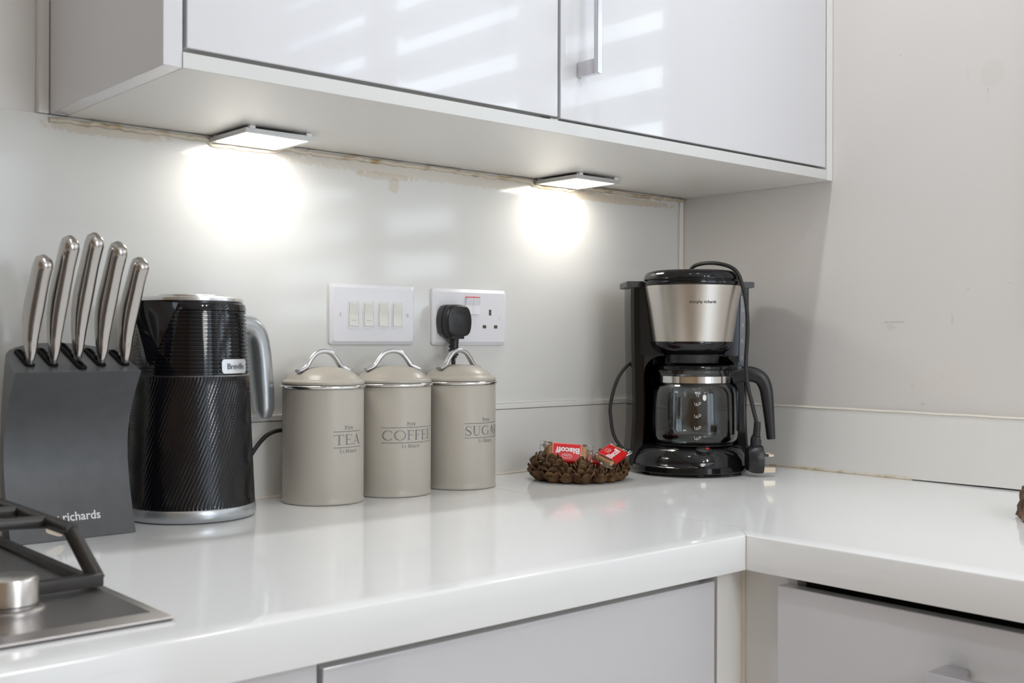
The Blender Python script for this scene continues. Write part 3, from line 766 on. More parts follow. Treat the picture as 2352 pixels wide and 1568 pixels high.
# ------------------------------------------------------------------ canisters
CR = .0535
def canister(word, ctr, ang, halfw, label):
    t = thing('canister', label, 'canister', ctr, group='matching lidded canisters on the worktop')
    d = Vector((CAM.x-ctr[0], CAM.y-ctr[1])); bear = math.atan2(d.y, d.x) + R(ang)
    t.rotation_euler = (0, 0, bear+pi/2)
    bm = B(); lathe(bm, [(CR-.003, .0004), (CR+.0004, .0006), (CR+.0012, .0022), (CR+.0004, .0042), (CR-.0003, .0055), (CR, .012), (CR, .1490), (CR-.002, .1505)], 112); obj('body', bm, M_can, t, smooth=50)
    bm = B(); lathe(bm, [(CR-.002, .1496), (CR+.0020, .1498), (CR+.0030, .1512), (CR+.0030, .1526), (CR+.0018, .1538), (CR-.003, .1538)], 112); obj('rim', bm, M_ring, t, smooth=50)
    bm = B(); lathe(bm, [(CR-.003, .1539), (CR+.0000, .1542), (CR+.0008, .1560), (CR+.0003, .1585), (CR-.0018, .1600), (CR-.0040, .1606), (CR-.0062, .1622), (.0450, .1655), (.0400, .1690), (.0330, .1728), (.0240, .1758), (.0140, .1775), (.0001, .1780)], 112, cap1=False)
    lid = obj('lid', bm, M_can, t, smooth=50)
    bm = B(); hp = [(-.0420, .1722), (-.0355, .1742), (-.0285, .1782), (-.0220, .1868), (-.0130, .1952), (0, .1982), (.0130, .1952), (.0220, .1868), (.0285, .1782), (.0355, .1742), (.0420, .1722)]
    tube(bm, [(x, 0, z) for x, z in hp], [.0024, .0032, .0034, .0034, .0034, .0032, .0024], seg=14, n=5, ref=(0, 1, 0), rb=[.0056, .0046, .0042, .0042, .0042, .0046, .0056], sq=2.4)
    for v in bm.verts: v.co.y *= 1.0
    obj('handle', bm, M_chrome, lid, smooth=60)
    fm = cylmap(CR, .0003); bm = B()
    lw = text_width('Pour'); 
    for v in (.0947, .0742): stroke_quads(bm, [(-halfw, v), (halfw, v)], .0007, fm, .002)
    serif(bm, word, 0, .0778, .0130, fm, width=halfw*1.96, inline=True, bold=1.05)
    serif(bm, 'Pour', 0, .0972, .0050, fm, bold=1.3); serif(bm, 'La Maison', 0, .0672, .0050, fm, bold=1.3)
    obj('printed_label', bm, M_ink, t, smooth=0)
    return t
canister('TEA', (-.8168, -.0760, 0), 38.0, .0222, 'beige canister marked TEA, leftmost, next to the kettle')
canister('COFFEE', (-.7035, -.0742, 0), 28.5, .0420, 'beige canister marked COFFEE, between the tea and sugar ones')
canister('SUGAR', (-.5845, -.0740, 0), 46.0, .0350, 'beige canister marked SUGAR, rightmost, below the black plug')

# ------------------------------------------------------------------ switches and sockets (on the splashback, facing -y)
YS = -.0083
def plate(root, w, h):
    bm = B(); o_ = rrect(w, h, .004, 4); i_ = rrect(w-.010, h-.010, .003, 4)
    rings(bm, [[(x, YS-.0001, z) for x, z in o_], [(x, YS-.0042, z) for x, z in o_], [(x, YS-.0075, z) for x, z in i_]])
    obj('plate', bm, M_plate, root, smooth=25)
sw = thing('light_switch', 'white four-gang light switch plate on the splashback, above the tea and coffee canisters', 'switch', (-.6945, 0, .2493))
plate(sw, .146, .086)
for i, x in enumerate((-.0360, -.0105, .0150, .0398)):
    bm = B(); o_ = rrect(.0195, .0405, .003, 4); i_ = rrect(.0172, .038, .0024, 4)
    f = lambda q, y: [(x+px, YS-y, pz) for px, pz in q]
    rings(bm, [f(o_, .0074), f(o_, .0082), f(i_, .0082), f(i_, .0070)], cap0=False); s_ = obj('rocker_surround', bm, M_rock, sw, smooth=20)
    bm = B(); bo = [(-.0160, .0076), (-.0160, .0098), (-.001, .0088), (.0005, .0090), (.0160, .0114), (.0160, .0076)]
    bo = [(-z, y) for z, y in bo] if False else bo
    # lower half pressed in, upper half standing out
    rings(bm, [[(x-.0073, YS-y, z) for z, y in bo], [(x+.0073, YS-y, z) for z, y in bo]]); obj('rocker', bm, M_rock, s_, smooth=20)
    if i < 2:
        bm = B(); rnd = random.Random(i)
        pts = [(x-.0045+.009*k/9, -.0085+rnd.uniform(-.0006, .0006)) for k in range(10)]
        stroke_quads(bm, pts, .00045, lambda u, v: (u, YS-.0096, v), .01); obj('pencil_mark', bm, mat('pencil_grey', (.35, .34, .34), .7), s_, smooth=0)
for x in (-.0575, .0590):
    bm = B(); f = [(x+.0030*cos(2*pi*k/20), .0030*sin(2*pi*k/20)) for k in range(20)]
    rings(bm, [[(px, YS-.0070, pz) for px, pz in f], [(px, YS-.0082, pz) for px, pz in f]]); scw = obj('screw', bm, M_rock, sw, smooth=20)
    bm = B(); box(bm, x-.0006, x+.0004, YS-.0084, YS-.0080, -.0028, .0028); obj('slot', bm, M_seam, scw, smooth=0)
so = thing('double_socket', 'white double wall socket on the splashback, above the sugar canister', 'socket', (-.5148, 0, .2487))
plate(so, .146, .086)
for sx in (-1, 1):
    bm = B(); c = .0020+sx*.0071; bo = [(.006, .0076), (.006, .0112), (.020, .0092), (.0315, .0122), (.0315, .0076)]
    rings(bm, [[(c-.0069, YS-y, z-.0015) for z, y in bo], [(c+.0069, YS-y, z-.0015) for z, y in bo]]); r_ = obj('rocker', bm, M_plate, so, smooth=20)
    bm = B(); box(bm, c-.0060, c+.0060, YS-.0116, YS-.0076, .0300, .0313); obj('red_edge', bm, M_red, r_, smooth=0)
for x, z, w, h in ((.0385, .0078, .0046, .0090), (.0270, -.0145, .0070, .0050), (.0500, -.0145, .0070, .0050), (-.0450, .0078, .0046, .0090), (-.0565, -.0145, .0070, .0050), (-.0335, -.0145, .0070, .0050)):
    bm = B(); box(bm, x-w/2, x+w/2, YS-.00775, YS-.0070, z-h/2, z+h/2); obj('pin_hole', bm, M_hole, so, smooth=0)
for x in (-.0600, .0610):
    bm = B(); f = [(x+.0042*cos(2*pi*k/24), .0042*sin(2*pi*k/24)) for k in range(24)]
    rings(bm, [[(px, YS-.0070, pz) for px, pz in f], [(px, YS-.0079, pz) for px, pz in f]]); obj('screw_cap', bm, M_plate, so, smooth=20)
pg = thing('mains_plug', 'black three-pin plug pushed into the double socket, cord behind the sugar canister', 'plug', (-.5590, 0, .2425))
def plug_outline(k, n=6):
    w, h = .0245*k, .0240*k; p = [(-.0215*k, -.0185*k), (-.0130*k, -h), (.0130*k, -h), (.0215*k, -.0185*k), (.0245*k, -.004*k), (.0235*k, .008*k), (.0190*k, .0190*k), (.0105*k, h), (-.0105*k, h), (-.0190*k, .0190*k), (-.0235*k, .008*k), (-.0245*k, -.004*k)]
    s = smooth_pts([(x, z, 0) for x, z in p]+[(p[0][0], p[0][1], 0)], n)[:-1]
    return [(v.x, v.y) for v in s]
bm = B()
rings(bm, [[(x, YS-y, z) for x, z in plug_outline(k)] for k, y in ((.96, .0080), (1.0, .0100), (1.0, .0190), (.93, .0200), (.93, .0215), (1.0, .0235), (.97, .0320), (.92, .0350), (.84, .0362))])
pb = obj('body', bm, M_blk2, pg, smooth=40)
fy_ = YS-.0363
sans('lettering', 'FUSED', 1, lambda u, v, d=0: (u+.002, fy_-d, v+.0100), M_rubber, pb, width=.0150, depth=.03)
sans('lettering', 'ASA', 1, lambda u, v, d=0: (u-.006, fy_-d, v-.0080), M_rubber, pb, width=.0075, depth=.03)
bm = B(); dm = [(-.006, .003), (.0015, -.006), (-.006, -.015), (-.0135, -.006), (-.006, .003)]
stroke_quads(bm, dm, .0006, lambda u, v: (u, fy_-.0002, v), .05)
for a, b, c, d in ((-.006, .010, .017, .017), (-.006, .010, .0085, .0085), (-.006, -.006, .017, .0085), (.010, .010, .017, .0085)): stroke_quads(bm, [(a, c), (b, d)], .0005, lambda u, v: (u, fy_-.0002, v), .05)
obj('moulded_mark', bm, M_rubber, pb, smooth=0)
bm = B(); box(bm, -.0110, .0130, YS-.0300, YS-.0120, -.0275, -.0215, bev=.001)
tube(bm, [(.001, YS-.020, -.027), (.001, YS-.020, -.034), (.0005, YS-.0195, -.046), (0, YS-.019, -.056)], [.0074, .0066, .0060, .0054], seg=14, n=4)
for z in (-.033, -.039, -.045, -.051): lathe(bm, [(.0076, -.0016), (.0076, .0016)], 16, (.0005, YS-.0195, z))
obj('cable_grip', bm, M_blk2, pg)
bm = B(); tube(bm, [(0, YS-.019, -.054), (0, YS-.0185, -.075), (-.002, YS-.0085, -.11), (-.003, YS-.0085, -.15), (-.006, YS-.0090, -.205)], .0032, seg=10); obj('cord', bm, M_rubber, pg)

# ------------------------------------------------------------------ coffee maker
MR = R(-38.5); MC = (-.1841, -.1753, 0)
cm = thing('coffee_maker', 'black filter coffee maker with steel basket, in the worktop corner', 'coffee maker', MC, MR)
def flare(x, y, z):
    k = 1.0
    if z < .11: k = 1+.085*((.11-z)/.11)**2
    else: k = 1+.035*min(1, (z-.11)/.15)
    return (x*k*.955, y, z)
def cshape():
    """plan of the tower: two front pillars round the carafe bay"""
    p = [(-.0985, -.004), (-.0985, .060)]
    p += [(-.0735-.025*cos(R(a))+0, .060+.028*sin(R(a))) for a in range(15, 91, 15)]
    p += [(.0735+.025*sin(R(a)), .060+.028*cos(R(a))) for a in range(0, 91, 15)]
    p += [(.0985, -.004), (.094, -.010), (.080, -.012)]
    for k in range(0, 13):
        a = R(8+164*k/12); p.append((.0775*cos(a)*1.0, -.020+.0775*sin(a)))
    p += [(-.080, -.012), (-.094, -.010)]
    return p
bm = B(); zs = [.010, .03, .05, .07, .09, .12, .16, .1885]
rings(bm, [[flare(x, y, z) for x, y in cshape()] for z in zs])
full = [(x, y) for x, y in cshape() if not (abs(x) < .079 and y < .0585 and y > -.02)]
rings(bm, [[flare(x, y, z) for x, y in full] for z in (.1888, .22, .26, .3010)])
obj('tower', bm, M_blk, cm, smooth=30)
for sx in (-1, 1):                              # rounded upper corners of the carafe bay
    bm = B(); pl = [(sx*.079, .1887)]+[(sx*(.079-.030+.030*cos(R(a))), .1887-.030+.030*sin(R(a))) for a in range(90, -1, -10)]
    rings(bm, [[(x*.97, -.0115, z) for x, z in pl], [(x*.97, .030, z) for x, z in pl]])
    obj('bay_corner', bm, M_blk, cm, smooth=30)
bm = B(); fl = [(-.1055, -.0135), (-.1055, .0620), (-.085, .092), (.085, .092), (.1040, .0620), (.1040, -.0135)]
rings(bm, [[(x*s, y, z) for x, y in fl] for s, z in ((.985, .2998), (1, .3005), (1, .3080), (.985, .3095))]); obj('top_flange', bm, M_blk2, cm, smooth=30)
bm = B(); lathe(bm, [(.060, .3005), (.0800, .3015), (.0812, .3040), (.0806, .3072), (.0775, .3085), (.0775, .3095), (.0790, .3110), (.0785, .3165), (.0745, .3220), (.0660, .3252), (.050, .3264), (.0001, .3268)], 88, (0, -.026, 0), sy=.86, cap1=False)
obj('lid', bm, M_blk, cm, smooth=45)
bm = B(); lathe(bm, [(.0640, .2120), (.0705, .2600), (.0775, .3010)], 96, (0, -.028, 0), sy=.86)
bk = obj('filter_basket', bm, M_steelb, cm, smooth=45)
def bmap(u, v, d=0):
    r = .064+(.0775-.064)*(v-.212)/.089+.0004+d; a = u/.073
    return (r*sin(a), -.028-.86*r*cos(a), v)
sans('lettering', 'morphy richards', 1, lambda u, v, d=0: bmap(u+.003, v+.2720, .0), M_rubber, bk, bold=.004, width=.0425)
bm = B(); lathe(bm, [(.0645, .2118), (.0652, .2090), (.0635, .2050), (.058, .1985), (.0505, .1930), (.042, .1905), (.0001, .1900)], 80, (0, -.028, 0), sy=.88, cap1=False)
obj('basket_underside', bm, M_blk, cm, smooth=45)
bm = B(); lathe(bm, [(.043, .1912), (.041, .1780), (.020, .1735), (.0001, .1730)], 48, (0, -.026, 0), cap1=False); obj('drip_valve', bm, M_blk2, cm)
bm = B(); lathe(bm, [(.088, .0045), (.0945, .0050), (.0960, .0065), (.0955, .0145), (.0935, .0160), (.0925, .0172), (.0915, .0230), (.0885, .0315), (.0835, .0395), (.0770, .0448), (.0700, .0472), (.0640, .0478)], 96, (0, -.002, 0))
obj('base', bm, M_blk, cm, smooth=40)
def base_r(z):
    P = [(.0172, .0925), (.0230, .0915), (.0315, .0885), (.0395, .0835), (.0448, .0770), (.0472, .0700)]
    for (z0, a), (z1, b) in zip(P[:-1], P[1:]):
        if z <= z1: return a+(b-a)*(z-z0)/(z1-z0)
    return P[-1][1]
bm = B(); rr = []
for i in range(15):                              # V-shaped control panel on the front of the base
    f = i/14; z = .0175+(.0470-.0175)*f; hw = .05+.62*f**.8; r = base_r(z)+.0012
    rr.append([(r*sin(hw*(2*j/20-1)), -.002-r*cos(hw*(2*j/20-1)), z+.0004) for j in range(21)])
rings(bm, rr, False, False, close=False); obj('control_panel', bm, M_blk, cm, smooth=60)
c = Vector((0, 0, 0)); sw_loc = (.0052, -.0828, .0412); sw_rot = (R(38), 0, R(4))
bm = B(); lathe(bm, [(.0155, -.004), (.0160, .0008), (.0145, .0020), (.0125, .0020)], 40, c, sy=.60); swc = obj('switch_surround', bm, M_blk, cm, loc=sw_loc, rot=sw_rot)
bm = B(); lathe(bm, [(.0122, .0010), (.0120, .0040), (.0085, .0056), (.0001, .0060)], 36, c, sy=.58, cap1=False); obj('switch', bm, M_blk2, swc)
bm = B(); lathe(bm, [(.0028, .0), (.0024, .0010), (.0001, .0012)], 20, (.0055, -.0005, .0052), sy=.7, cap1=False); obj('power_light', bm, M_red, swc)
bm = B(); lathe(bm, [(.062, .0479), (.062, .0492), (.060, .0497)], 64, (.0042, -.020, 0)); obj('hot_plate', bm, M_blk2, cm)
for x, y in ((.0, -.084), (-.066, -.052), (.068, -.045), (-.06, .055), (.06, .055)):
    bm = B(); box(bm, x-.006, x+.006, y-.005, y+.005, .0003, .0060, bev=.001); obj('foot', bm, M_rubber, cm)
bm = B()
gz0, gz1 = .1780, .2870
pl = rrect(.0085, gz1-gz0, .0030, 4); gf = lambda x, z, d: (flare(.0868, 0, z+(gz0+gz1)/2)[0]+x-.0005, -.0128-d, z+(gz0+gz1)/2)
rings(bm, [[gf(x, z, -.001) for x, z in pl], [gf(x, z, .0007) for x, z in pl]]); gg = obj('water_gauge', bm, M_gauge, cm, smooth=20)
for s_, z in (('MAX', .2735), ('10', .2625), ('8', .2385), ('6', .2125), ('4', .1855)):
    sans('gauge_mark', s_, .0062 if s_ != 'MAX' else .0042, lambda u, v, d=0: (flare(.0868, 0, z)[0]-.0005+u, -.01365, z+v), M_gm, gg)
    if s_ != 'MAX':
        bm = B(); x = flare(.0868, 0, z)[0]-.0005; vs = [bm.verts.new(p) for p in ((x-.0025, -.01365, z-.0012), (x+.0025, -.01365, z-.0012), (x+.0025, -.01365, z-.0018), (x-.0025, -.01365, z-.0018))]; bm.faces.new(vs); obj('gauge_mark', bm, M_gm, gg, smooth=0)
Minv = Matrix.Rotation(-MR, 4, 'Z') @ Matrix.Translation((-MC[0], -MC[1], 0))
def ml(p): return Minv @ Vector(p)
bm = B()
cordp = [(-.2350, -.1290, .1900), (-.2480, -.1050, .1780), (-.2640, -.0905, .1500), (-.2725, -.0830, .1100), (-.2721, -.0831, .0850), (-.2680, -.0870, .0560), (-.2560, -.0975, .0340), (-.2360, -.110, .0300)]
tube(bm, [ml(p) for p in cordp], .0030, seg=10); 
cordr = [(-.170, -.140, .3000), (-.175, -.165, .3250), (-.190, -.195, .3360), (-.1960, -.2380, .3365), (-.1840, -.2650, .3265), (-.1760, -.2740, .3044), (-.1705, -.2790, .2701), (-.1690, -.2805, .2290), (-.1710, -.2790, .1809), (-.1690, -.2805, .1467), (-.1631, -.2857, .1124), (-.1582, -.2903, .0850)]
tube(bm, [ml(p) for p in cordr], .0031, seg=10)
pc = obj('power_cord', bm, M_rubber, cm)
# plug hanging at the end of the cord, seen edge on, pins pointing to picture right
pp = ml((-.1588, -.2895, .0)); px = Vector(ml((-.1588+.7825, -.2895-.6230, 0))-pp).normalized(); 
va = math.atan2(-.66, .75)-MR; px = Vector((cos(va), sin(va), 0)); py_ = Vector((-px.y, px.x, 0))
def PL(a, b, z): return pp+px*a+py_*b+Vector((0, 0, z))
bm = B()
def pr_(k, a): return [PL(a, .0225*k*cx_, .0275+.0215*k*cz_) for cx_, cz_ in [(x/.0245, z/.0240) for x, z in plug_outline(1.0, 4)]]
rings(bm, [pr_(k, a) for k, a in ((.62, -.0150), (.80, -.0140), (.94, -.0090), (1, -.0010), (1, .0070), (.98, .0090))])
tube(bm, [PL(.0000, 0, .046), PL(.000, 0, .0585), PL(.0005, 0, .0590)], .0082, n=2, seg=14, sq=3)
tube(bm, [PL(.0005, 0, .0585), PL(.0015, 0, .072), PL(.0022, 0, .086)], [.0062, .0056, .0052], n=3, seg=14)
obj('plug', bm, M_blk2, pc)
bm = B()
for b in (-.011, .011): rings(bm, [[PL(a, b+bb, .0345+zz) for bb, zz in ((-.0032, -.002), (.0032, -.002), (.0032, .002), (-.0032, .002))] for a in (.0085, .0170)])
obj('pin_sleeve', bm, M_blk2, pc, smooth=0)
bm = B()
for b in (-.011, .011): rings(bm, [[PL(a, b+bb*k, .0345+zz*k) for bb, zz in ((-.0031, -.0019), (.0031, -.0019), (.0031, .0019), (-.0031, .0019))] for a, k in ((.0170, 1), (.0245, 1), (.0258, .6))])
rings(bm, [[PL(a, bb*k, .0105+zz*k) for bb, zz in ((-.002, -.004), (.002, -.004), (.002, .004), (-.002, .004))] for a, k in ((.0085, 1), (.0300, 1), (.0312, .7))])
obj('plug_pin', bm, M_brass, pc, smooth=0)

# ------------------------------------------------------------------ carafe
cl = Matrix.Rotation(MR, 4, 'Z') @ Vector((.0042, -.0200, 0))
cf = thing('coffee_carafe', 'glass coffee carafe with black handle, standing in the coffee maker', 'carafe', (MC[0]+cl.x, MC[1]+cl.y, .0499), MR)
outer = [(.0600, .0), (.0655, .0020), (.0690, .0075), (.0700, .0160), (.0697, .0400), (.0690, .0650), (.0680, .0800), (.0655, .0880), (.0615, .0930), (.0585, .0955), (.0578, .0990), (.0578, .1080), (.0590, .1130), (.0610, .1165)]
th = .0022
inn = [(r-th, z+(th if z < .001 else 0)) for r, z in outer][::-1]
sdir = pi+R(6)
def spout(r, z, a):
    if z < .104: return r
    k = (z-.104)/.0125; d = (a-sdir+pi) % (2*pi)-pi
    return r+.013*k*max(0, 1-abs(d)/.42)**1.6
bm = B(); lathe(bm, outer+inn, 96, fn=spout); obj('glass_jug', bm, M_glass, cf, smooth=60)
bm = B(); lathe(bm, [(.0580, .0962), (.0588, .0966), (.0588, .1070), (.0580, .1074)], 88, cap0=False, cap1=False); obj('metal_band', bm, M_ring, cf)
bm = B(); lathe(bm, [(.0545, .1120), (.0545, .1165), (.0570, .1168), (.0575, .1185), (.0570, .1225), (.0545, .1240), (.030, .1245), (.0001, .1245)], 80, cap1=False); obj('lid', bm, M_blk, cf, smooth=40)
ha = R(-8); hd = Vector((cos(ha), sin(ha), 0)); tn = Vector((-hd.y, hd.x, 0))
bm = B()
tube(bm, [hd*r+Vector((0, 0, z)) for r, z in ((.0590, .1040), (.0740, .1090), (.0900, .1100), (.1050, .1040), (.1130, .0900), (.1165, .0700), (.1195, .0400), (.1225, .0060))],
     [.0125, .0125, .0125, .0115, .0105, .0095, .0080, .0066], seg=20, n=6, ref=tn, rb=[.0105, .0105, .0115, .012, .012, .012, .0115, .0105], sq=3)
hn = obj('handle', bm, M_blk2, cf, smooth=50)
bm = B(); rings(bm, [[hd*r+tn*b+Vector((0, 0, z)) for r, b in ((.0712, -.0065), (.0712, .0065), (.0790, .0065), (.0790, -.0065))] for z in (.018, .080)])
rings(bm, [[hd*r+tn*b+Vector((0, 0, z)) for r, b in ((o, -.0065), (o, .0065), (.0790, .0065), (.0790, -.0065))] for z, o in ((.080, .0712), (.092, .0665), (.1000, .0600))])
obj('handle_bracket', bm, M_blk2, cf, smooth=0)
bm = B(); box(bm, -.0105, .0105, -.009, .009, -.008, .006, bev=.002); obj('lid_hinge', bm, M_blk2, cf, loc=tuple(hd*.0650+Vector((0, 0, .1185))), rot=(0, 0, ha))
mk = -.135                                       # the printed scale sits slightly left of the machine's front
fm = cylmap(.0700, .0006, a0=mk)
bm = B(); 
def cup(v, digit):
    s = .0020
    for p in ([(-.0036, .0036), (-.0036, .0006), (-.0028, -.0008), (-.0016, -.0014), (.0010, -.0014), (.0022, -.0008), (.0028, .0006), (.0028, .0036)],
              [(.0028, .0036), (.0044, .0038), (.0056, .0032), (.0058, .0020), (.0050, .0008), (.0030, .0006)]):
        stroke_quads(bm, [(x-.001, y+v) for x, y in p], .00055, fm, .01)
for v, d in ((.0845, '8'), (.0640, '6'), (.0452, '4'), (.0285, '2')): pass
cups = ((.0640, '8'), (.0450, '6'), (.0266, '4'), (.0108, '2'))
for v, d in cups: cup(v, d)
stroke_quads(bm, [(-.0044, .0806), (.0044, .0806)], .0005, fm, .002)
obj('measure_print', bm, M_white, cf, smooth=0)
for v, d in cups: sans('measure_digit', d, .0042, lambda u, w, dd=0: fm(u-.0014, w+v-.0004), M_white, cf)
sans('measure_digit', 'MAX', 1, lambda u, w, dd=0: fm(u, w+.0814), M_white, cf, width=.0085, bold=.01)
sans('measure_digit', '12', 1, lambda u, w, dd=0: fm(u, w+.0763), M_white, cf, width=.0040)

# ------------------------------------------------------------------ pine cone bowl
RC = Vector((-.3940, -.1320, 0))
pn = thing('pine_cone_bowl', 'ring-shaped bowl made of brown pine cones, holding wrapped biscuits', 'bowl', RC)
def scale_geo(bm, c, a, tilt, w, l, th):
    """one woody cone scale: fan with a thick lip"""
    d = Vector((cos(a), sin(a), 0)); s = Vector((-d.y, d.x, 0)); o = d*cos(tilt)+Vector((0, 0, sin(tilt))); nrm = s.cross(o)
    pts = [(-.35, 0, 0), (-.5, .55, .06), (-.30, .92, .20), (0, 1.0, .26), (.30, .92, .20), (.5, .55, .06), (.35, 0, 0)]
    lo = [bm.verts.new(c+s*(x*w)+o*(y*l)-nrm*(k*l)) for x, y, k in pts]
    hi = [bm.verts.new(c+s*(x*w*.94)+o*(y*l*.98)-nrm*(k*l)-nrm*(th*(.5+y))) for x, y, k in pts]
    n = len(pts)
    bm.faces.new(lo); bm.faces.new(hi[::-1])
    for i in range(n): bm.faces.new((lo[i], lo[(i+1) % n], hi[(i+1) % n], hi[i]))
def cone_mesh(seed, r, h, L):
    rnd = random.Random(seed); bm = B()
    lathe(bm, [(r*.40, .001), (r*.66, h*.22), (r*.55, h*.5), (r*.24, h*.86)], 14)
    for k in range(L):
        f = k/(L-1); n = ([6, 7, 7, 6, 5, 3] if L > 4 else [6, 6, 5, 3])[k]
        z = .0025+h*.64*f; reach = ([.80, .98, .96, .84, .66, .42] if L > 4 else [.82, .98, .84, .55])[k]
        tl = ([30, 26, 36, 48, 62, 76] if L > 4 else [30, 32, 52, 72])[k]
        for j in range(n):
            a = 2*pi*(j+.5*(k % 2))/n+rnd.uniform(-.1, .1); t_ = R(tl+rnd.uniform(-7, 7))
            ln = r*.54*rnd.uniform(.9, 1.1); rad = max(r*.06, r*reach-ln*cos(t_))
            scale_geo(bm, Vector((cos(a)*rad, sin(a)*rad, z)), a, t_, r*(.84-.30*f)*rnd.uniform(.85, 1.15), ln, .0017)
    for v in bm.verts:
        v.co += Vector([rnd.uniform(-.0005, .0005) for _ in range(3)])
        if v.co.z < .0006: v.co.z = .0006
    me = bpy.data.meshes.new('pine_cone'); bmesh.ops.recalc_face_normals(bm, faces=bm.faces[:]); bm.to_mesh(me); bm.free(); me.materials.append(M_cone)
    me.polygons.foreach_set('use_smooth', [True]*len(me.polygons)); me.set_sharp_from_angle(angle=R(58))
    return me
big = [cone_mesh(s, .0218, .040, 6) for s in (1, 2, 3)]; sml = [cone_mesh(s, .0165, .027, 4) for s in (4, 5, 6)]
toc = math.degrees(math.atan2(CAM.y-RC.y, CAM.x-RC.x))
rnd = random.Random(5)
cones = [(-64, 'b'), (-38, 'b'), (-17, 's'), (5, 'b'), (29, 's'), (50, 's'), (69, 's'), (92, 'b'), (118, 's'), (140, 'b'), (163, 's'), (186, 'b'), (210, 's'), (232, 'b'), (254, 's'), (275, 'b')]
for i, (a, k) in enumerate(cones):
    a = R(toc+a); r = .0600 if k == 'b' else .0615
    o = link('pine_cone', (big if k == 'b' else sml)[i % 3], pn); o.location = (r*cos(a), r*sin(a), 0); o.rotation_euler = (0, 0, rnd.uniform(0, 6))
    s_ = rnd.uniform(.94, 1.06); o.scale = (s_, s_, s_)
bm = B(); lathe(bm, [(.040, .0004), (.058, .0004), (.062, .003), (.058, .008), (.040, .006)], 40); obj('ring_core', bm, M_cone, pn)
bm = B(); lathe(bm, [(.0405, .0006), (.0405, .0040), (.0001, .0040)], 40, cap1=False); obj('bottom', bm, M_cone, pn)

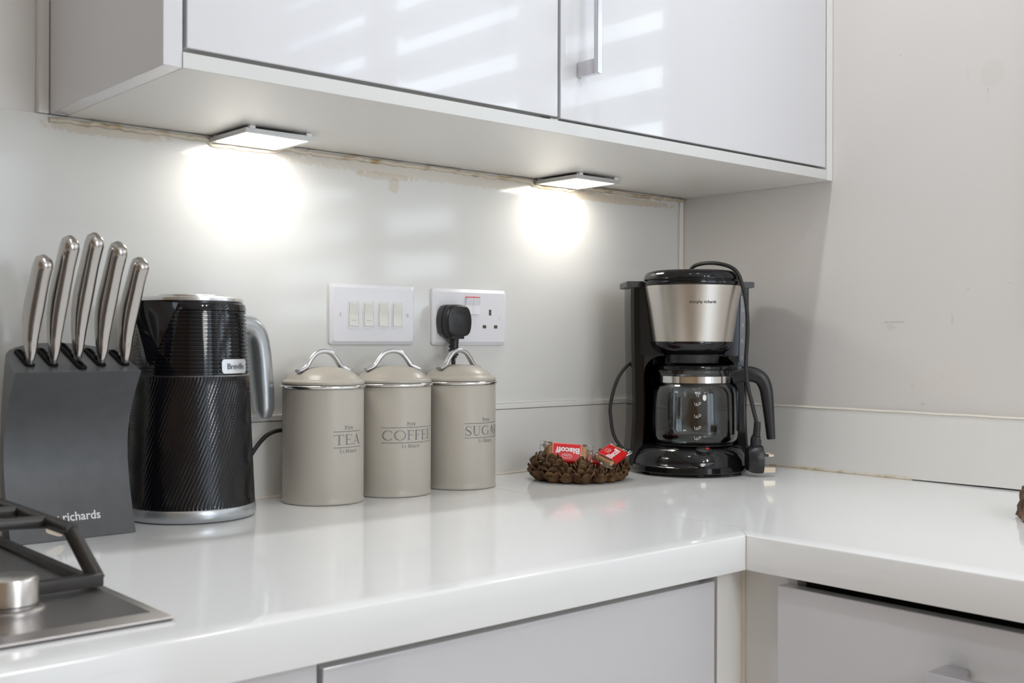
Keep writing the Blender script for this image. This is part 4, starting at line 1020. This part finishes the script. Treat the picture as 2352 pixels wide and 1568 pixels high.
# ------------------------------------------------------------------ wrapped biscuits
def biscuit(label, ctr, xdir, nrm, text=True):
    """xdir: long axis; nrm: printed face direction (world)"""
    X = Vector(xdir).normalized(); N = Vector(nrm); N = (N-X*N.dot(X)).normalized(); Y = N.cross(X)
    t = thing('wrapped_biscuit', label, 'biscuit', ctr, group='wrapped biscuits in the pine cone bowl')
    t.rotation_mode = 'QUATERNION'; t.rotation_quaternion = Matrix((X, Y, N)).transposed().to_quaternion()
    a, b, h = .0305, .0155, .0042
    bm = B(); n = 96; rr = []
    for k, z in ((.93, -h), (1, -h*.6), (1, h*.5), (.95, h*.9), (.86, h), (.80, h*.72), (.78, h*.72)):
        ring = []
        for j in range(n):
            q = 2*pi*j/n; ca, sa = cos(q), sin(q); e = 2/5
            w = 1+.018*cos(26*q)*(1 if k > .84 else .2)
            ring.append((a*k*w*math.copysign(abs(ca)**e, ca), b*(k if k > .9 else k-.06)*w*math.copysign(abs(sa)**e, sa), z))
        rr.append(ring)
    rings(bm, rr); obj('biscuit', bm, M_bisc, t, smooth=40)
    # printed sleeve of the wrapper
    bm = B(); sec = [(px, pz) for px, pz in rrect(b*2+.0022, h*2+.0022, .0034, 4)]
    rings(bm, [[(x, y, z) for y, z in sec] for x in (-.0225, -.0224, .0224, .0225)], False, False); bd = obj('printed_band', bm, M_band, t, smooth=60)
    zt = h+.0013
    if text:
        sans('lettering', 'Biscoff', 1, lambda u, v, d=0: (u-.001, v-.0075, zt), M_white, bd, width=.0365, bold=.035)
        bm = B(); ov = [(.0070*math.copysign(abs(cos(q))**.5, cos(q)), .0034*math.copysign(abs(sin(q))**.7, sin(q))+.0072) for q in [2*pi*k/32 for k in range(33)]]
        stroke_quads(bm, [(x-.0005, y) for x, y in ov], .0006, lambda u, v: (u, v, zt), .01); obj('logo_oval', bm, M_white, bd, smooth=0)
        sans('lettering', 'Lotus', 1, lambda u, v, d=0: (u-.0005, v+.0056, zt), M_white, bd, width=.0095, shear=.3)
        for sx in (-1, 1):
            bm = B(); stroke_quads(bm, [(sx*.0215, -b+.002), (sx*.0215, b-.002)], .0006, lambda u, v: (u, v, zt), .05); obj('edge_line', bm, M_white, bd, smooth=0)
    # clear film pillow and its two crimped ends
    rnd = random.Random(len(label)); bm = B(); rr = []
    for k, x in enumerate([-.0405, -.0365, -.0330, -.0310, -.027, -.0226, .0226, .027, .0310, .0330, .0365, .0405]):
        e = abs(x); hh = h+.0022 if e < .031 else (h*.7 if e < .032 else (.0016 if e < .034 else .00025)); bb = b+.0020 if e < .032 else b+.0035
        ring = []
        for j in range(48):
            q = 2*pi*j/48; cz = sin(q); z = hh*math.copysign(abs(cz)**.55, cz)
            y = bb*math.copysign(abs(cos(q))**.6, cos(q))
            if e > .034: z += .0011*sin(j*0+y*2100)+.002*sin(y*180+k)
            else: z += rnd.uniform(-.0004, .0004)
            ring.append((x+(.0008*(j % 2) if e > .04 else 0), y, z))
        rr.append(ring)
    rings(bm, rr[:6], True, False); obj('clear_film', bm, M_film, t, smooth=50)
    bm = B(); rings(bm, rr[6:], False, True); obj('clear_film', bm, M_film, t, smooth=50)
    return t
F = Vector((fw.x, fw.y, 0)).normalized(); RR = Vector((r2.x, r2.y, 0)).normalized(); UP = Vector((0, 0, 1))
biscuit('wrapped biscuit tilted up in front, its red print upside down', (-.4250, -.1360, .0410), -RR+UP*.085, -F*.86+UP*.62)
biscuit('wrapped biscuit lying at the right of the bowl, red print seen sideways', (-.3720, -.1790, .0385), F*.86+RR*.50+UP*.22, UP*1.0-F*.36+RR*.30)
biscuit('wrapped biscuit behind, mostly hidden between the other two', (-.3560, -.1150, .0250), F*.35+RR*.92-UP*.15, UP*1.0-F*.35, text=False)

# ------------------------------------------------------------------ log slice
lg = thing('log_slice', 'round log slice with rough dark bark at the right edge', 'wood slice', (-.2035, -.8204, 0))
rnd = random.Random(3); NB = 180
base = [.094+.0045*sin(5*2*pi*j/NB+1)+.003*sin(13*2*pi*j/NB)+rnd.uniform(-.0016, .0016) for j in range(NB)]
groove = [.0045*max(0, sin(34*2*pi*j/NB+2*sin(3*2*pi*j/NB)))**.6 for j in range(NB)]
bm = B(); rr = []
for f in [0, .05, .2, .4, .6, .8, .95, 1]:
    ring = []
    for j in range(NB):
        a = 2*pi*j/NB; r = base[j]-groove[(j+int(3*f*sin(j)))%NB]+rnd.uniform(-.0012, .0012)-.006*f-(.003 if f == 0 else 0)
        ring.append((r*cos(a), r*sin(a), .0005+.0325*f))
    rr.append(ring)
rr.append([((.94*base[j]-.013)*cos(2*pi*j/NB), (.94*base[j]-.013)*sin(2*pi*j/NB), .0335) for j in range(NB)])
rings(bm, rr); obj('bark', bm, M_bark, lg, smooth=25)
bm = B(); rings(bm, [[((.94*base[j]-.0125+d)*cos(2*pi*j/NB), (.94*base[j]-.0125+d)*sin(2*pi*j/NB), z) for j in range(NB)] for d, z in ((0, .032), (0, .0342), (-.001, .0347))]); obj('cut_face', bm, M_logw, lg)
